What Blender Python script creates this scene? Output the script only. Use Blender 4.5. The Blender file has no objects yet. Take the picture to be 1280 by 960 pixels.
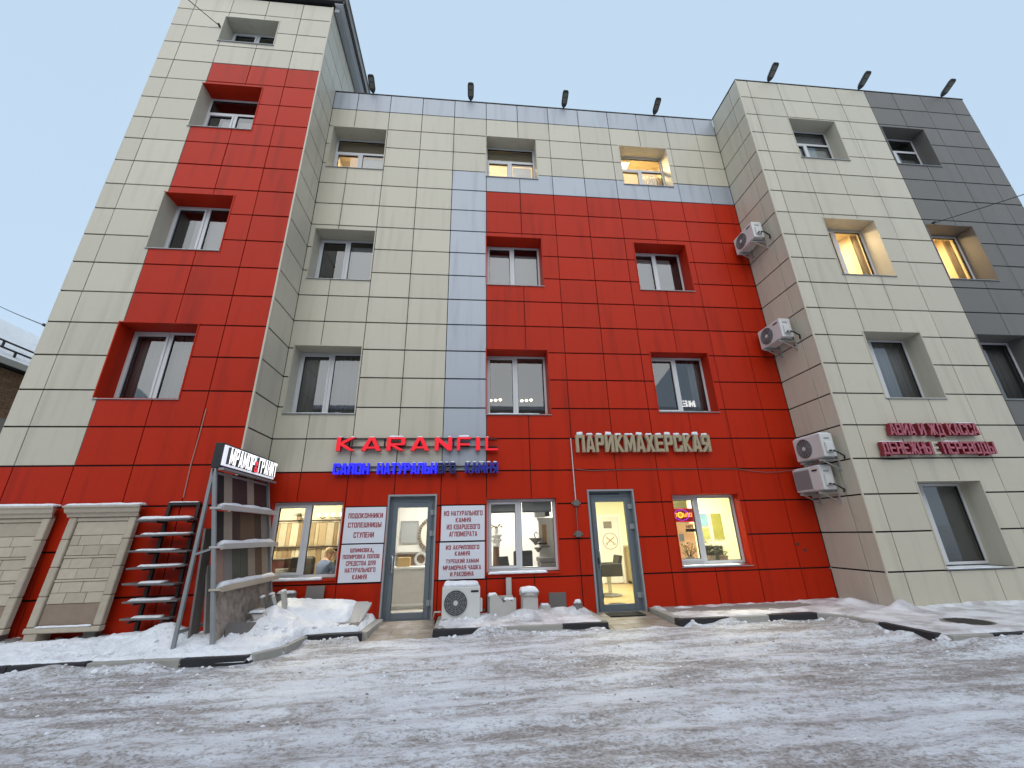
import bpy, bmesh, math, random
import numpy as np
from mathutils import Vector, Matrix, Euler
random.seed(7)
R = math.radians
SC = bpy.context.scene
COL = SC.collection

# ------------------------------------------------------------------ camera
cam_d = bpy.data.cameras.new('camera')
cam_d.sensor_width = 36.0
cam_d.lens = 511.82 / 1280 * 36.0
cam_d.clip_start = 0.05
cam_d.clip_end = 2000
cam = bpy.data.objects.new('camera', cam_d)
COL.objects.link(cam)
def cam_matrix(loc, yaw, pitch, roll):
    f = Vector((math.sin(yaw) * math.cos(pitch), math.cos(yaw) * math.cos(pitch), math.sin(pitch)))
    r = Vector((math.cos(yaw), -math.sin(yaw), 0)); u = r.cross(f)
    c, s = math.cos(roll), math.sin(roll)
    r2 = r * c + u * s; u2 = -r * s + u * c
    return Matrix(((r2.x, u2.x, -f.x, loc[0]), (r2.y, u2.y, -f.y, loc[1]), (r2.z, u2.z, -f.z, loc[2]), (0, 0, 0, 1)))
cam.matrix_world = cam_matrix((-0.3182, -9.1289, 1.5584), 0.10125, 0.35142, -0.02356)
SC.camera = cam

# ------------------------------------------------------------------ sky, sun, exposure
SUN_EL, SUN_AZ = R(42), R(188)          # soft light from behind the camera's left shoulder
W = bpy.data.worlds.new('World'); SC.world = W; W.use_nodes = True
nt = W.node_tree; nt.nodes.clear()
wo = nt.nodes.new('ShaderNodeOutputWorld'); bg = nt.nodes.new('ShaderNodeBackground')
sky = nt.nodes.new('ShaderNodeTexSky'); sky.sky_type = 'NISHITA'; sky.sun_disc = False
sky.sun_elevation = SUN_EL; sky.sun_rotation = SUN_AZ; sky.dust_density = 2.0; sky.air_density = 1.0
over = nt.nodes.new('ShaderNodeMix'); over.data_type = 'RGBA'      # an even overcast veil over the clear sky
over.inputs[0].default_value = 0.82
tc = nt.nodes.new('ShaderNodeTexCoord'); ns = nt.nodes.new('ShaderNodeTexNoise')
ns.inputs['Scale'].default_value = 1.6; ns.inputs['Detail'].default_value = 3
cr = nt.nodes.new('ShaderNodeMix'); cr.data_type = 'RGBA'
cr.inputs[6].default_value = (5.55, 7.3, 9.15, 1); cr.inputs[7].default_value = (6.2, 7.85, 9.5, 1)
nt.links.new(tc.outputs['Generated'], ns.inputs['Vector']); nt.links.new(ns.outputs[0], cr.inputs[0])
nt.links.new(sky.outputs[0], over.inputs[6]); nt.links.new(cr.outputs[2], over.inputs[7])
nt.links.new(over.outputs[2], bg.inputs[0]); bg.inputs[1].default_value = 0.1
nt.links.new(bg.outputs[0], wo.inputs[0])
sl = bpy.data.lights.new('sun', 'SUN'); sl.energy = 1.5; sl.angle = R(75); sl.color = (1.0, 0.955, 0.89)
sun = bpy.data.objects.new('sun', sl); COL.objects.link(sun)
sd = Vector((math.sin(SUN_AZ) * math.cos(SUN_EL), math.cos(SUN_AZ) * math.cos(SUN_EL), math.sin(SUN_EL)))
sun.rotation_euler = sd.to_track_quat('Z', 'Y').to_euler()
sun.location = (0, -30, 40)
SC.render.engine = 'CYCLES'
SC.view_settings.view_transform = 'Standard'; SC.view_settings.look = 'None'
SC.view_settings.gamma = 1.0; SC.view_settings.use_curve_mapping = False
SC.view_settings.exposure = 0.15
SC.cycles.max_bounces = 6; SC.cycles.diffuse_bounces = 3; SC.cycles.glossy_bounces = 3; SC.cycles.transparent_max_bounces = 12

# ------------------------------------------------------------------ materials
def nn(t, k): return t.nodes.new('ShaderNode' + k)
def M(name, col, rough=0.5, metal=0.0, var=0.08, vscale=4.0, stretch=(1, 1, 1), col2=None, thr=None,
      bump=0.0, bscale=40.0, bdist=0.01, orand=0.0, spec=0.5, streak=0.0, emit=None, estr=0.0, coat=0.0):
    m = bpy.data.materials.new(name); m.use_nodes = True
    t = m.node_tree; b = t.nodes['Principled BSDF']; L = t.links.new
    b.inputs['Roughness'].default_value = rough; b.inputs['Metallic'].default_value = metal
    b.inputs['Specular IOR Level'].default_value = spec
    if coat: b.inputs['Coat Weight'].default_value = coat; b.inputs['Coat Roughness'].default_value = 0.15
    c1 = (*col, 1); c2 = (*(col2 if col2 else [v * (1 - var) for v in col]), 1)
    g = nn(t, 'NewGeometry'); mp = nn(t, 'Mapping'); mp.inputs['Scale'].default_value = stretch
    L(g.outputs['Position'], mp.inputs[0])
    n = nn(t, 'TexNoise'); n.inputs['Scale'].default_value = vscale; n.inputs['Detail'].default_value = 6; n.inputs['Roughness'].default_value = 0.6
    L(mp.outputs[0], n.inputs['Vector'])
    mx = nn(t, 'Mix'); mx.data_type = 'RGBA'; mx.inputs[6].default_value = c1; mx.inputs[7].default_value = c2
    fac = n.outputs[0]
    if thr:
        r = nn(t, 'MapRange'); r.inputs[1].default_value = thr[0]; r.inputs[2].default_value = thr[1]
        L(fac, r.inputs[0]); fac = r.outputs[0]
    L(fac, mx.inputs[0]); out = mx.outputs[2]
    if streak:                                   # rain and soot streaks with a shape of their own
        mp2 = nn(t, 'Mapping'); mp2.inputs['Scale'].default_value = (2.6, 2.6, 0.22); L(g.outputs['Position'], mp2.inputs[0])
        n2 = nn(t, 'TexNoise'); n2.inputs['Scale'].default_value = 1.7; n2.inputs['Detail'].default_value = 5; L(mp2.outputs[0], n2.inputs['Vector'])
        r2 = nn(t, 'MapRange'); r2.inputs[1].default_value = 0.52; r2.inputs[2].default_value = 0.74; r2.inputs[4].default_value = streak; L(n2.outputs[0], r2.inputs[0])
        m2 = nn(t, 'Mix'); m2.data_type = 'RGBA'; m2.inputs[7].default_value = (*[v * 0.3 + 0.004 for v in col], 1)
        L(r2.outputs[0], m2.inputs[0]); L(out, m2.inputs[6]); out = m2.outputs[2]
    if orand:
        oi = nn(t, 'ObjectInfo'); r3 = nn(t, 'MapRange'); r3.inputs[3].default_value = 1 - orand; r3.inputs[4].default_value = 1 + orand
        L(oi.outputs['Random'], r3.inputs[0])
        h = nn(t, 'HueSaturation'); L(r3.outputs[0], h.inputs['Value']); L(out, h.inputs['Color']); out = h.outputs[0]
    L(out, b.inputs['Base Color'])
    if bump:
        n4 = nn(t, 'TexNoise'); n4.inputs['Scale'].default_value = bscale; n4.inputs['Detail'].default_value = 5; L(mp.outputs[0], n4.inputs['Vector'])
        bp = nn(t, 'Bump'); bp.inputs['Strength'].default_value = bump; bp.inputs['Distance'].default_value = bdist
        L(n4.outputs[0], bp.inputs['Height']); L(bp.outputs[0], b.inputs['Normal'])
    if emit:
        b.inputs['Emission Color'].default_value = (*emit, 1); b.inputs['Emission Strength'].default_value = estr
    return m
def panel_mat(name, col, rough, metal=0.0, streak=0.2, spec=0.4):
    return M(name, col, rough, metal, var=0.06, vscale=9, orand=0.05, streak=streak, bump=0.12, bscale=2.2, bdist=0.02, spec=spec)
MAT = dict(
    red=panel_mat('red_panel', (0.455, 0.0215, 0.0045), 0.42, 0, 0.42, 0.14),
    cream=panel_mat('cream_panel', (0.54, 0.497, 0.397), 0.42, 0, 0.2, 0.35),
    silver=panel_mat('silver_panel', (0.37, 0.395, 0.435), 0.45, 0.2, 0.32, 0.4),
    grey=panel_mat('grey_panel', (0.150, 0.139, 0.126), 0.50, 0.0, 0.18, 0.4),
    seam=M('seam_backing', (0.018, 0.016, 0.015), 0.9, var=0.3),
    trim=M('trim_metal', (0.42, 0.42, 0.40), 0.4, 0.3, var=0.1),
    cap=M('cap_dark', (0.04, 0.04, 0.042), 0.5, 0.3),
    pvc=M('white_pvc', (0.60, 0.60, 0.61), 0.35, var=0.05, bump=0.02),
    alu=M('grey_door_frame', (0.17, 0.20, 0.225), 0.38, 0.35, var=0.12, vscale=8),
    alul=M('light_grey_frame', (0.36, 0.38, 0.39), 0.38, 0.35, var=0.1),
    steel=M('brushed_steel', (0.5, 0.5, 0.5), 0.3, 0.9, var=0.1),
    black=M('black_plastic', (0.02, 0.02, 0.021), 0.45, var=0.2),
    gasket=M('dark_gasket', (0.03, 0.03, 0.03), 0.7),
    darkroom=M('dark_room', (0.24, 0.23, 0.22), 0.9, var=0.2),
    concrete=M('concrete', (0.30, 0.285, 0.26), 0.85, var=0.3, vscale=7, bump=0.4, bscale=30),
    kblack=M('kerb_black_paint', (0.022, 0.022, 0.026), 0.6, var=0.4, vscale=9, bump=0.4, bscale=40),
    kwhite=M('kerb_worn_concrete', (0.40, 0.385, 0.35), 0.8, var=0.3, vscale=9, bump=0.4, bscale=40),
    acw=M('ac_white', (0.62, 0.62, 0.60), 0.42, var=0.08, vscale=5, streak=0.15),
    acd=M('ac_grille', (0.035, 0.035, 0.036), 0.5),
    acm=M('ac_mid', (0.30, 0.30, 0.30), 0.5),
    stone=M('limestone', (0.51, 0.435, 0.335), 0.8, var=0.28, vscale=10, bump=0.3, bscale=35, orand=0.1),
    stoneb=M('brown_stone', (0.31, 0.225, 0.165), 0.8, var=0.3, vscale=12, bump=0.25, bscale=40, orand=0.1),
    slabw=M('pale_slab', (0.50, 0.48, 0.45), 0.6, var=0.2, vscale=8, bump=0.1),
    slabg=M('grey_slab', (0.20, 0.18, 0.165), 0.55, var=0.3, vscale=14, bump=0.1),
    slabd=M('dark_slab', (0.15, 0.14, 0.135), 0.6, var=0.3, vscale=14),
    iron=M('dark_iron', (0.045, 0.035, 0.032), 0.6, 0.4, var=0.3, vscale=10),
    galv=M('galvanised_steel', (0.33, 0.345, 0.35), 0.5, 0.35, var=0.25, vscale=7, streak=0.2),
    lamp=M('lamp_housing', (0.05, 0.052, 0.05), 0.5, 0.3, var=0.2),
    lens=M('lamp_lens', (0.16, 0.155, 0.12), 0.25, 0, var=0.2),
    signw=M('sign_white', (0.70, 0.72, 0.78), 0.35, var=0.05),
    ink=M('sign_red_ink', (0.30, 0.012, 0.03), 0.5),
    rubber=M('rubber_mat', (0.012, 0.012, 0.012), 0.8, bump=0.5, bscale=80),
    wire=M('cable_black', (0.02, 0.02, 0.02), 0.6),
    wirew=M('conduit_white', (0.55, 0.50, 0.47), 0.6),
    box=M('junction_grey', (0.16, 0.15, 0.14), 0.5, 0.2),
    brick=M('old_brick', (0.26, 0.15, 0.09), 0.9, var=0.35, vscale=6, orand=0.18, bump=0.4),
    wood=M('office_wood', (0.30, 0.17, 0.07), 0.5, var=0.3, stretch=(1, 1, 8)),
    skin=M('skin', (0.55, 0.33, 0.24), 0.5),
    hair=M('dark_hair', (0.02, 0.015, 0.012), 0.6), hairb=M('fair_hair', (0.42, 0.32, 0.19), 0.6),
    shirt=M('blue_shirt', (0.10, 0.15, 0.30), 0.8, bump=0.3, bscale=25), olive=M('olive_jumper', (0.13, 0.11, 0.06), 0.8, bump=0.3, bscale=25),
    trousers=M('dark_trousers', (0.03, 0.03, 0.04), 0.8),
)
def snow_mat(name, c=(0.80, 0.82, 0.86), c2=(0.66, 0.68, 0.73)):
    m = M(name, c, 0.62, col2=c2, vscale=7.0, thr=(0.45, 0.8), bump=0.8, bscale=22, bdist=0.03, spec=0.3)
    m.node_tree.nodes['Principled BSDF'].inputs['Subsurface Weight'].default_value = 0.15
    m.node_tree.nodes['Principled BSDF'].inputs['Subsurface Radius'].default_value = (0.02, 0.022, 0.025)
    return m
MAT['snow'] = snow_mat('fresh_snow')
MAT['snowd'] = M('trampled_snow', (0.70, 0.70, 0.73), 0.6, col2=(0.36, 0.33, 0.33), vscale=2.6, thr=(0.42, 0.68), bump=0.6, bscale=30, bdist=0.02)
def glass_mat(name, tint=(0.9, 0.93, 0.94), add=0.035, rough=0.0):
    m = bpy.data.materials.new(name); m.use_nodes = True; t = m.node_tree; t.nodes.clear(); L = t.links.new
    o = nn(t, 'OutputMaterial'); mix = nn(t, 'MixShader'); tr = nn(t, 'BsdfTransparent'); gl = nn(t, 'BsdfGlossy'); fr = nn(t, 'Fresnel'); ad = nn(t, 'Math')
    tr.inputs[0].default_value = (*tint, 1); gl.inputs['Roughness'].default_value = rough; fr.inputs[0].default_value = 1.55; ad.inputs[1].default_value = add
    n = nn(t, 'TexNoise'); n.inputs['Scale'].default_value = 1.3; bp = nn(t, 'Bump'); bp.inputs['Strength'].default_value = 0.012; bp.inputs['Distance'].default_value = 0.03
    L(n.outputs[0], bp.inputs['Height']); L(bp.outputs[0], gl.inputs['Normal'])
    L(fr.outputs[0], ad.inputs[0]); L(ad.outputs[0], mix.inputs[0]); L(tr.outputs[0], mix.inputs[1]); L(gl.outputs[0], mix.inputs[2]); L(mix.outputs[0], o.inputs[0])
    return m
MAT['glass'] = glass_mat('window_glass', (0.88, 0.90, 0.91), 0.10)
MAT['glassc'] = glass_mat('shop_glass', (0.95, 0.96, 0.95), 0.01)
def emis(name, col, s, base=(0.02, 0.02, 0.02)):
    return M(name, base, 0.5, emit=col, estr=s)

# ------------------------------------------------------------------ mesh helpers
class MB:
    def __init__(s): s.v = []; s.f = []; s.mi = []; s.cur = 0
    def add(s, vs, fs):
        o = len(s.v); s.v += [tuple(map(float, v)) for v in vs]
        for f in fs: s.f.append(tuple(o + i for i in f)); s.mi.append(s.cur)
        return s
    def box(s, x0, x1, y0, y1, z0, z1):
        return s.add([(x0, y0, z0), (x1, y0, z0), (x1, y1, z0), (x0, y1, z0), (x0, y0, z1), (x1, y0, z1), (x1, y1, z1), (x0, y1, z1)],
                     [(0, 3, 2, 1), (4, 5, 6, 7), (0, 1, 5, 4), (1, 2, 6, 5), (2, 3, 7, 6), (3, 0, 4, 7)])
    def obox(s, c, size, mat):
        hx, hy, hz = [a / 2 for a in size]
        vs = [Vector(c) + mat @ Vector((x, y, z)) for z in (-hz, hz) for x, y in ((-hx, -hy), (hx, -hy), (hx, hy), (-hx, hy))]
        return s.add(vs, [(0, 3, 2, 1), (4, 5, 6, 7), (0, 1, 5, 4), (1, 2, 6, 5), (2, 3, 7, 6), (3, 0, 4, 7)])
    def bar(s, p0, p1, a, b, up=(0, 0, 1)):
        p0, p1 = Vector(p0), Vector(p1); d = (p1 - p0).normalized(); u = Vector(up)
        if abs(d.dot(u)) > 0.98: u = Vector((1, 0, 0))
        sx = d.cross(u).normalized(); sy = sx.cross(d).normalized()
        m = Matrix((sx, sy, d)).transposed()
        return s.obox((p0 + p1) / 2, (a, b, (p1 - p0).length), m)
    def tube(s, pts, r, n=8, cap=True):
        pts = [Vector(p) for p in pts]; rs = r if isinstance(r, (list, tuple)) else [r] * len(pts)
        vs = []; fs = []; prev = None
        for i, p in enumerate(pts):
            d = (pts[min(i + 1, len(pts) - 1)] - pts[max(i - 1, 0)]).normalized()
            u = Vector((0, 0, 1)) if abs(d.z) < 0.95 else Vector((1, 0, 0))
            if prev is not None: u = prev
            a = d.cross(u).normalized(); b = a.cross(d).normalized(); prev = b
            for k in range(n):
                t = 2 * math.pi * k / n; vs.append(p + (a * math.cos(t) + b * math.sin(t)) * rs[i])
        for i in range(len(pts) - 1):
            for k in range(n):
                k2 = (k + 1) % n; fs.append((i * n + k, i * n + k2, (i + 1) * n + k2, (i + 1) * n + k))
        if cap: fs.append(tuple(range(n - 1, -1, -1))); fs.append(tuple(range((len(pts) - 1) * n, len(pts) * n)))
        return s.add(vs, fs)
    def lathe(s, prof, c=(0, 0, 0), n=20):
        vs = [(c[0] + r * math.cos(2 * math.pi * k / n), c[1] + r * math.sin(2 * math.pi * k / n), c[2] + z) for r, z in prof for k in range(n)]
        fs = [(i * n + k, i * n + (k + 1) % n, (i + 1) * n + (k + 1) % n, (i + 1) * n + k) for i in range(len(prof) - 1) for k in range(n)]
        fs.append(tuple(range(n - 1, -1, -1))); fs.append(tuple(range((len(prof) - 1) * n, len(prof) * n)))
        return s.add(vs, fs)
    def disc_y(s, c, r0, r1, y0, y1, n=24):      # ring (or disc when r0=0) facing -y between depths y0<y1
        vs = []; fs = []
        for y in (y0, y1):
            for r in (r1, r0):
                for k in range(n):
                    a = 2 * math.pi * k / n; vs.append((c[0] + r * math.cos(a), y, c[2] + r * math.sin(a)))
        for k in range(n):
            k2 = (k + 1) % n
            fs.append((k, k2, n + k2, n + k)); fs.append((k, 2 * n + k, 2 * n + k2, k2)); fs.append((n + k, n + k2, 3 * n + k2, 3 * n + k)); fs.append((2 * n + k, 3 * n + k, 3 * n + k2, 2 * n + k2))
        return s.add(vs, fs)
    def prism(s, poly, z0, z1):
        n = len(poly)
        vs = [(x, y, z0) for x, y in poly] + [(x, y, z1) for x, y in poly]
        fs = [tuple(range(n - 1, -1, -1)), tuple(range(n, 2 * n))] + [(i, (i + 1) % n, n + (i + 1) % n, n + i) for i in range(n)]
        return s.add(vs, fs)
    def mesh(s, name, mats, smooth=False, bevel=0.0, seg=1, fixn=False):
        me = bpy.data.meshes.new(name); me.from_pydata(s.v, [], s.f)
        for m in (mats if isinstance(mats, (list, tuple)) else [mats]): me.materials.append(MAT[m] if isinstance(m, str) else m)
        if any(s.mi): me.polygons.foreach_set('material_index', s.mi)
        if bevel or fixn:
            bm = bmesh.new(); bm.from_mesh(me)
            bmesh.ops.remove_doubles(bm, verts=bm.verts, dist=1e-5)
            if fixn: bmesh.ops.recalc_face_normals(bm, faces=bm.faces)
            if bevel: bmesh.ops.bevel(bm, geom=list(bm.edges), offset=bevel, segments=seg, affect='EDGES', profile=0.6, clamp_overlap=True)
            bm.to_mesh(me); bm.free()
        if smooth: me.polygons.foreach_set('use_smooth', [True] * len(me.polygons))
        me.update(); return me
    def build(s, name, mats, parent=None, **k):
        return link(name, s.mesh(name, mats, **k), parent)
def link(name, me, parent=None, loc=None, rot=None):
    o = bpy.data.objects.new(name, me); COL.objects.link(o)
    if parent is not None:
        o.parent = parent
        if loc is None: o.location = -Vector(OFF.get(root_of(parent).name, (0, 0, 0))) if parent.parent is None else (0, 0, 0)
    if loc is not None: o.location = loc
    if rot is not None: o.rotation_euler = rot
    return o
OFF = {}
def root_of(o):
    while o.parent: o = o.parent
    return o
def tag(o, label, cat, group=None, kind=None):
    if label: o['label'] = label
    if cat: o['category'] = cat
    if group: o['group'] = group
    if kind: o['kind'] = kind
    return o
def thing(name, label, cat, base=(0, 0, 0), group=None):
    # an Empty at the thing's base; part meshes are written in world coordinates and shifted back by the base
    o = bpy.data.objects.new(name, None); COL.objects.link(o); o.location = base; o.empty_display_size = 0.2
    OFF[o.name] = tuple(base)
    return tag(o, label, cat, group)
def B(x0, x1, y0, y1, z0, z1): return MB().box(x0, x1, y0, y1, z0, z1)
def vnoise(x, y, seed=0):
    x = np.asarray(x, float); y = np.asarray(y, float)
    xi = np.floor(x).astype(np.int64); yi = np.floor(y).astype(np.int64); xf = x - xi; yf = y - yi
    def h(a, b):
        n = (a * 374761393 + b * 668265263 + seed * 2147483647 + 1013904223) & 0xffffffff
        n = ((n ^ (n >> 13)) * 1274126177) & 0xffffffff
        return ((n ^ (n >> 16)) & 0xffff) / 65535.0
    u = xf * xf * (3 - 2 * xf); v = yf * yf * (3 - 2 * yf)
    return (h(xi, yi) * (1 - u) + h(xi + 1, yi) * u) * (1 - v) + (h(xi, yi + 1) * (1 - u) + h(xi + 1, yi + 1) * u) * v
def fbm(x, y, seed=0, oct=4):
    t = 0; a = 0.5; 
    for i in range(oct): t = t + a * vnoise(x * 2 ** i, y * 2 ** i, seed + i * 17); a *= 0.5
    return t / (1 - 0.5 ** oct)
def heightfield(name, xs, ys, zf, mat, parent=None, drop=None):
    X, Y = np.meshgrid(xs, ys); Z = zf(X, Y); n, m = X.shape
    v = np.stack([X, Y, Z], -1).reshape(-1, 3)
    idx = np.arange(n * m).reshape(n, m)
    q = np.stack([idx[:-1, :-1], idx[:-1, 1:], idx[1:, 1:], idx[1:, :-1]], -1).reshape(-1, 4)
    if drop is not None:
        k = drop(X, Y, Z).reshape(-1); q = q[~(k[q].all(1))]
    me = bpy.data.meshes.new(name); me.from_pydata(v.tolist(), [], q.tolist()); me.materials.append(MAT[mat] if isinstance(mat, str) else mat)
    me.polygons.foreach_set('use_smooth', [True] * len(me.polygons)); me.update()
    return link(name, me, parent)
def snowcap(parent, x0, x1, y0, y1, z, h, seed=0, name='snow_cap', rz=None, c=None, res=None):
    # a rounded lump of settled snow with an uneven top, lying on a flat ledge
    nx = max(4, min(40, int((x1 - x0) / (res or 0.03)))); ny = max(4, min(14, int((y1 - y0) / (res or 0.03))))
    xs = np.linspace(0, 1, nx); ys = np.linspace(0, 1, ny); X, Y = np.meshgrid(xs, ys)
    wx, wy = x1 - x0, y1 - y0; r = min(h * 1.1, wx / 2, wy / 2)
    d = np.minimum(np.minimum(X, 1 - X) * wx, np.minimum(Y, 1 - Y) * wy)
    prof = np.sqrt(np.clip(1 - (1 - np.clip(d / r, 0, 1)) ** 2, 0, 1))
    nz = 0.65 + 0.6 * fbm((X * wx + x0) * 6 + seed * 3.7, (Y * wy + y0) * 6 + seed, seed, 3)
    Z = z + h * prof * nz; PX = x0 + X * wx; PY = y0 + Y * wy
    if rz is not None:
        dx, dy = PX - c[0], PY - c[1]; PX = c[0] + dx * math.cos(rz) - dy * math.sin(rz); PY = c[1] + dx * math.sin(rz) + dy * math.cos(rz)
    v = np.stack([PX, PY, Z], -1).reshape(-1, 3).tolist(); idx = np.arange(nx * ny).reshape(ny, nx)
    q = np.stack([idx[:-1, :-1], idx[:-1, 1:], idx[1:, 1:], idx[1:, :-1]], -1).reshape(-1, 4).tolist()
    ring = list(idx[0, :]) + list(idx[1:, -1]) + list(idx[-1, -2::-1]) + list(idx[-2:0:-1, 0])
    q.append([int(i) for i in ring[::-1]])
    me = bpy.data.meshes.new(name); me.from_pydata(v, [], q); me.materials.append(MAT['snow'])
    me.polygons.foreach_set('use_smooth', [True] * (len(q) - 1) + [False]); me.update()
    return link(name, me, parent)

# ------------------------------------------------------------------ lettering
_gl = {}
def glyph_polys(ch, s, t):
    # heavy block capitals in a unit box: convex or simple polygons that butt and never overlap
    r = lambda x0, x1, y0, y1: [(x0, y0), (x1, y0), (x1, y1), (x0, y1)]
    k = 0.11; m = 1 - s
    def Rs(y0, y1, x1=1.0, ss=None):        # right stem with cut outer corners
        q = ss or s; return [(x1 - q, y0), (x1 - k, y0), (x1, y0 + k * .7), (x1, y1 - k * .7), (x1 - k, y1), (x1 - q, y1)]
    def Ls(y0, y1, x0=0.0, ss=None):
        q = ss or s; return [(x0 + k, y0), (x0 + q, y0), (x0 + q, y1), (x0 + k, y1), (x0, y1 - k * .7), (x0, y0 + k * .7)]
    mir = lambda P: [[(1 - x, y) for x, y in p][::-1] for p in P]
    L = r(0, s, 0, 1); Rr = r(m, 1, 0, 1)
    if ch == 'П': return [L, Rr, r(s, m, 1 - t, 1)]
    if ch in 'АA':
        xi = lambda y: s + (.5 - s) * y / .80
        lg = [(0, 0), (s, 0), (.5, .80), (.5, 1), (.5 - s * .62, 1)]
        return [lg, [(1 - x, y) for x, y in lg][::-1], [(xi(.16), .16), (1 - xi(.16), .16), (1 - xi(.16 + t), .16 + t), (xi(.16 + t), .16 + t)]]
    if ch == 'Р': return [L, r(s, m, 1 - t, 1), r(s, m, .40, .40 + t), Rs(.40, 1)]
    if ch == 'И': return [L, Rr, [(s, 0), (m, .62), (m, 1), (s, .38)]]
    if ch == 'Й': return glyph_polys('И', s, t) + [r(.25, .75, 1.05, 1.05 + t * .7)]
    if ch == 'N': return mir(glyph_polys('И', s, t))
    if ch in 'КK': return [L, [(s, .38), (s + .16, .52), (1, 1), (m - .04, 1), (s, .64)], [(s, .38), (m - .02, 0), (1.02, 0), (s + .16, .52)]]
    if ch == 'М': q = s * .82; return [r(0, q, 0, 1), r(1 - q, 1, 0, 1), [(q, .55), (.5, .02), (.5, .42), (q, 1)], [(.5, .02), (1 - q, .55), (1 - q, 1), (.5, .42)]]
    if ch == 'Х': return [[(0, 1), (.5 - s * .62, .5), (0, 0), (s * 1.05, 0), (.5, .33), (1 - s * 1.05, 0), (1, 0), (.5 + s * .62, .5), (1, 1), (1 - s * 1.05, 1), (.5, .67), (s * 1.05, 1)]]
    if ch == 'Е': return [L, r(s, 1, 1 - t, 1), r(s, .9, .5 - t / 2, .5 + t / 2), r(s, 1, 0, t)]
    if ch == 'F': return [L, r(s, 1, 1 - t, 1), r(s, .9, .5 - t * .8, .5 + t * .2)]
    if ch == 'L': return [L, r(s, 1, 0, t)]
    if ch == 'I': return [r(0, 1, 0, 1)]
    if ch == 'С': return [Ls(0, 1), r(s, m, 1 - t, 1), r(s, m, 0, t), [(m, .64), (1, .64), (1, 1 - k * .7), (1 - k, 1), (m, 1)], [(m, 0), (1 - k, 0), (1, k * .7), (1, .36), (m, .36)]]
    if ch == 'О': return [Ls(0, 1), Rs(0, 1), r(s, m, 1 - t, 1), r(s, m, 0, t)]
    if ch == 'Я': return mir([L, r(s, m, 1 - t, 1), r(s, m, .40, .40 + t), Rs(.40, 1)]) + [[(0, 0), (s * 1.05, 0), (m, .36), (m, .40), (m - s * .7, .40)]]
    if ch == 'R': return [L, r(s, m, 1 - t, 1), r(s, m, .40, .40 + t), Rs(.40, 1), [(1, 0), (s + s * .6 + .1, .40), (s, .40), (s, .36), (m - .06, 0)][::1]]
    if ch == 'Л': return [[(0, 0), (s, 0), (s + .07, 1 - t), (s + .07, 1), (.07, 1)], Rr, r(s + .07, m, 1 - t, 1)]
    if ch == 'Н': return [L, Rr, r(s, m, .5 - t / 2, .5 + t / 2)]
    if ch == 'Т': return [r(0, 1, 1 - t, 1), r(.5 - s / 2, .5 + s / 2, 0, 1 - t)]
    if ch == 'У': return [[(0, 1), (.36, .34), (.30, t), (.08, t), (.08, 0), (.46, 0), (.60, .12), (1, 1), (1 - s, 1), (.53, .56), (s, 1)]]
    if ch == 'Ь': return [L, r(s, m, 0, t), r(s, m, .60 - t, .60), Rs(0, .60)]
    if ch == 'Ы': 
        q = s * .80; return [r(0, q, 0, 1), r(q, .68 - q, 0, t), r(q, .68 - q, .60 - t, .60), Rs(0, .60, .68, q), r(1 - q, 1, 0, 1)]
    if ch == 'Г': return [L, r(s, 1, 1 - t, 1)]
    if ch == 'Д': q = s * .9; return [r(0, 1, 0, t), r(0, .17, -.14, 0), r(.83, 1, -.14, 0), r(.12, .12 + q, t, 1), r(.90 - q, .90, t, 1), r(.12 + q, .90 - q, 1 - t, 1)]
    if ch == 'Ж':
        q = s * .78; c0, c1 = .5 - q / 2, .5 + q / 2
        P = [[(0, 1), (c0 - .13, .5), (c0, .5), (c0, .66), (q, 1)], [(0, 0), (q, 0), (c0, .34), (c0, .5), (c0 - .13, .5)]]
        return [r(c0, c1, 0, 1)] + P + mir(P)
    if ch == 'В': return [L, r(s, m, 1 - t, 1), r(s, m, .5 - t / 2, .5 + t / 2), r(s, m, 0, t), Rs(.5, 1, .97), Rs(0, .5)]
    if ch == 'Б': return [L, r(s, .95, 1 - t, 1), r(s, m, .58 - t, .58), r(s, m, 0, t), Rs(0, .58)]
    if ch == 'З': return [r(.12, m, 1 - t, 1), r(.34, m, .5 - t / 2, .5 + t / 2), r(.12, m, 0, t), Rs(.5, 1, .97), Rs(0, .5), r(0, .26, .68, .92), r(0, .26, .08, .32)]
    if ch == 'Ц': return [L, r(.92 - s, .92, 0, 1), r(s, .92 - s, 0, t), r(.80, 1, -.15, 0)]
    if ch == 'Ш': q = s * .72; return [r(0, q, 0, 1), r(.5 - q / 2, .5 + q / 2, 0, 1), r(1 - q, 1, 0, 1), r(q, .5 - q / 2, 0, t), r(.5 + q / 2, 1 - q, 0, t)]
    if ch == 'Ф': q = s * .72; c0, c1 = .5 - q / 2, .5 + q / 2; return [r(c0, c1, 0, 1), Ls(.16, .86, 0, q), Rs(.16, .86, 1, q), r(q, c0, .86 - t, .86), r(c1, 1 - q, .86 - t, .86), r(q, c0, .16, .16 + t), r(c1, 1 - q, .16, .16 + t)]
    if ch == 'Ч': return [Rr, Ls(.38, 1)[0:0] or r(0, s, .44, 1), r(s, m, .38, .38 + t)]
    if ch == 'Ю': q = s * .78; return [r(0, q, 0, 1), r(q, .36, .5 - t / 2, .5 + t / 2), Ls(0, 1, .36, q), Rs(0, 1, 1, q), r(.36 + q, 1 - q, 1 - t, 1), r(.36 + q, 1 - q, 0, t)]
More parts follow.
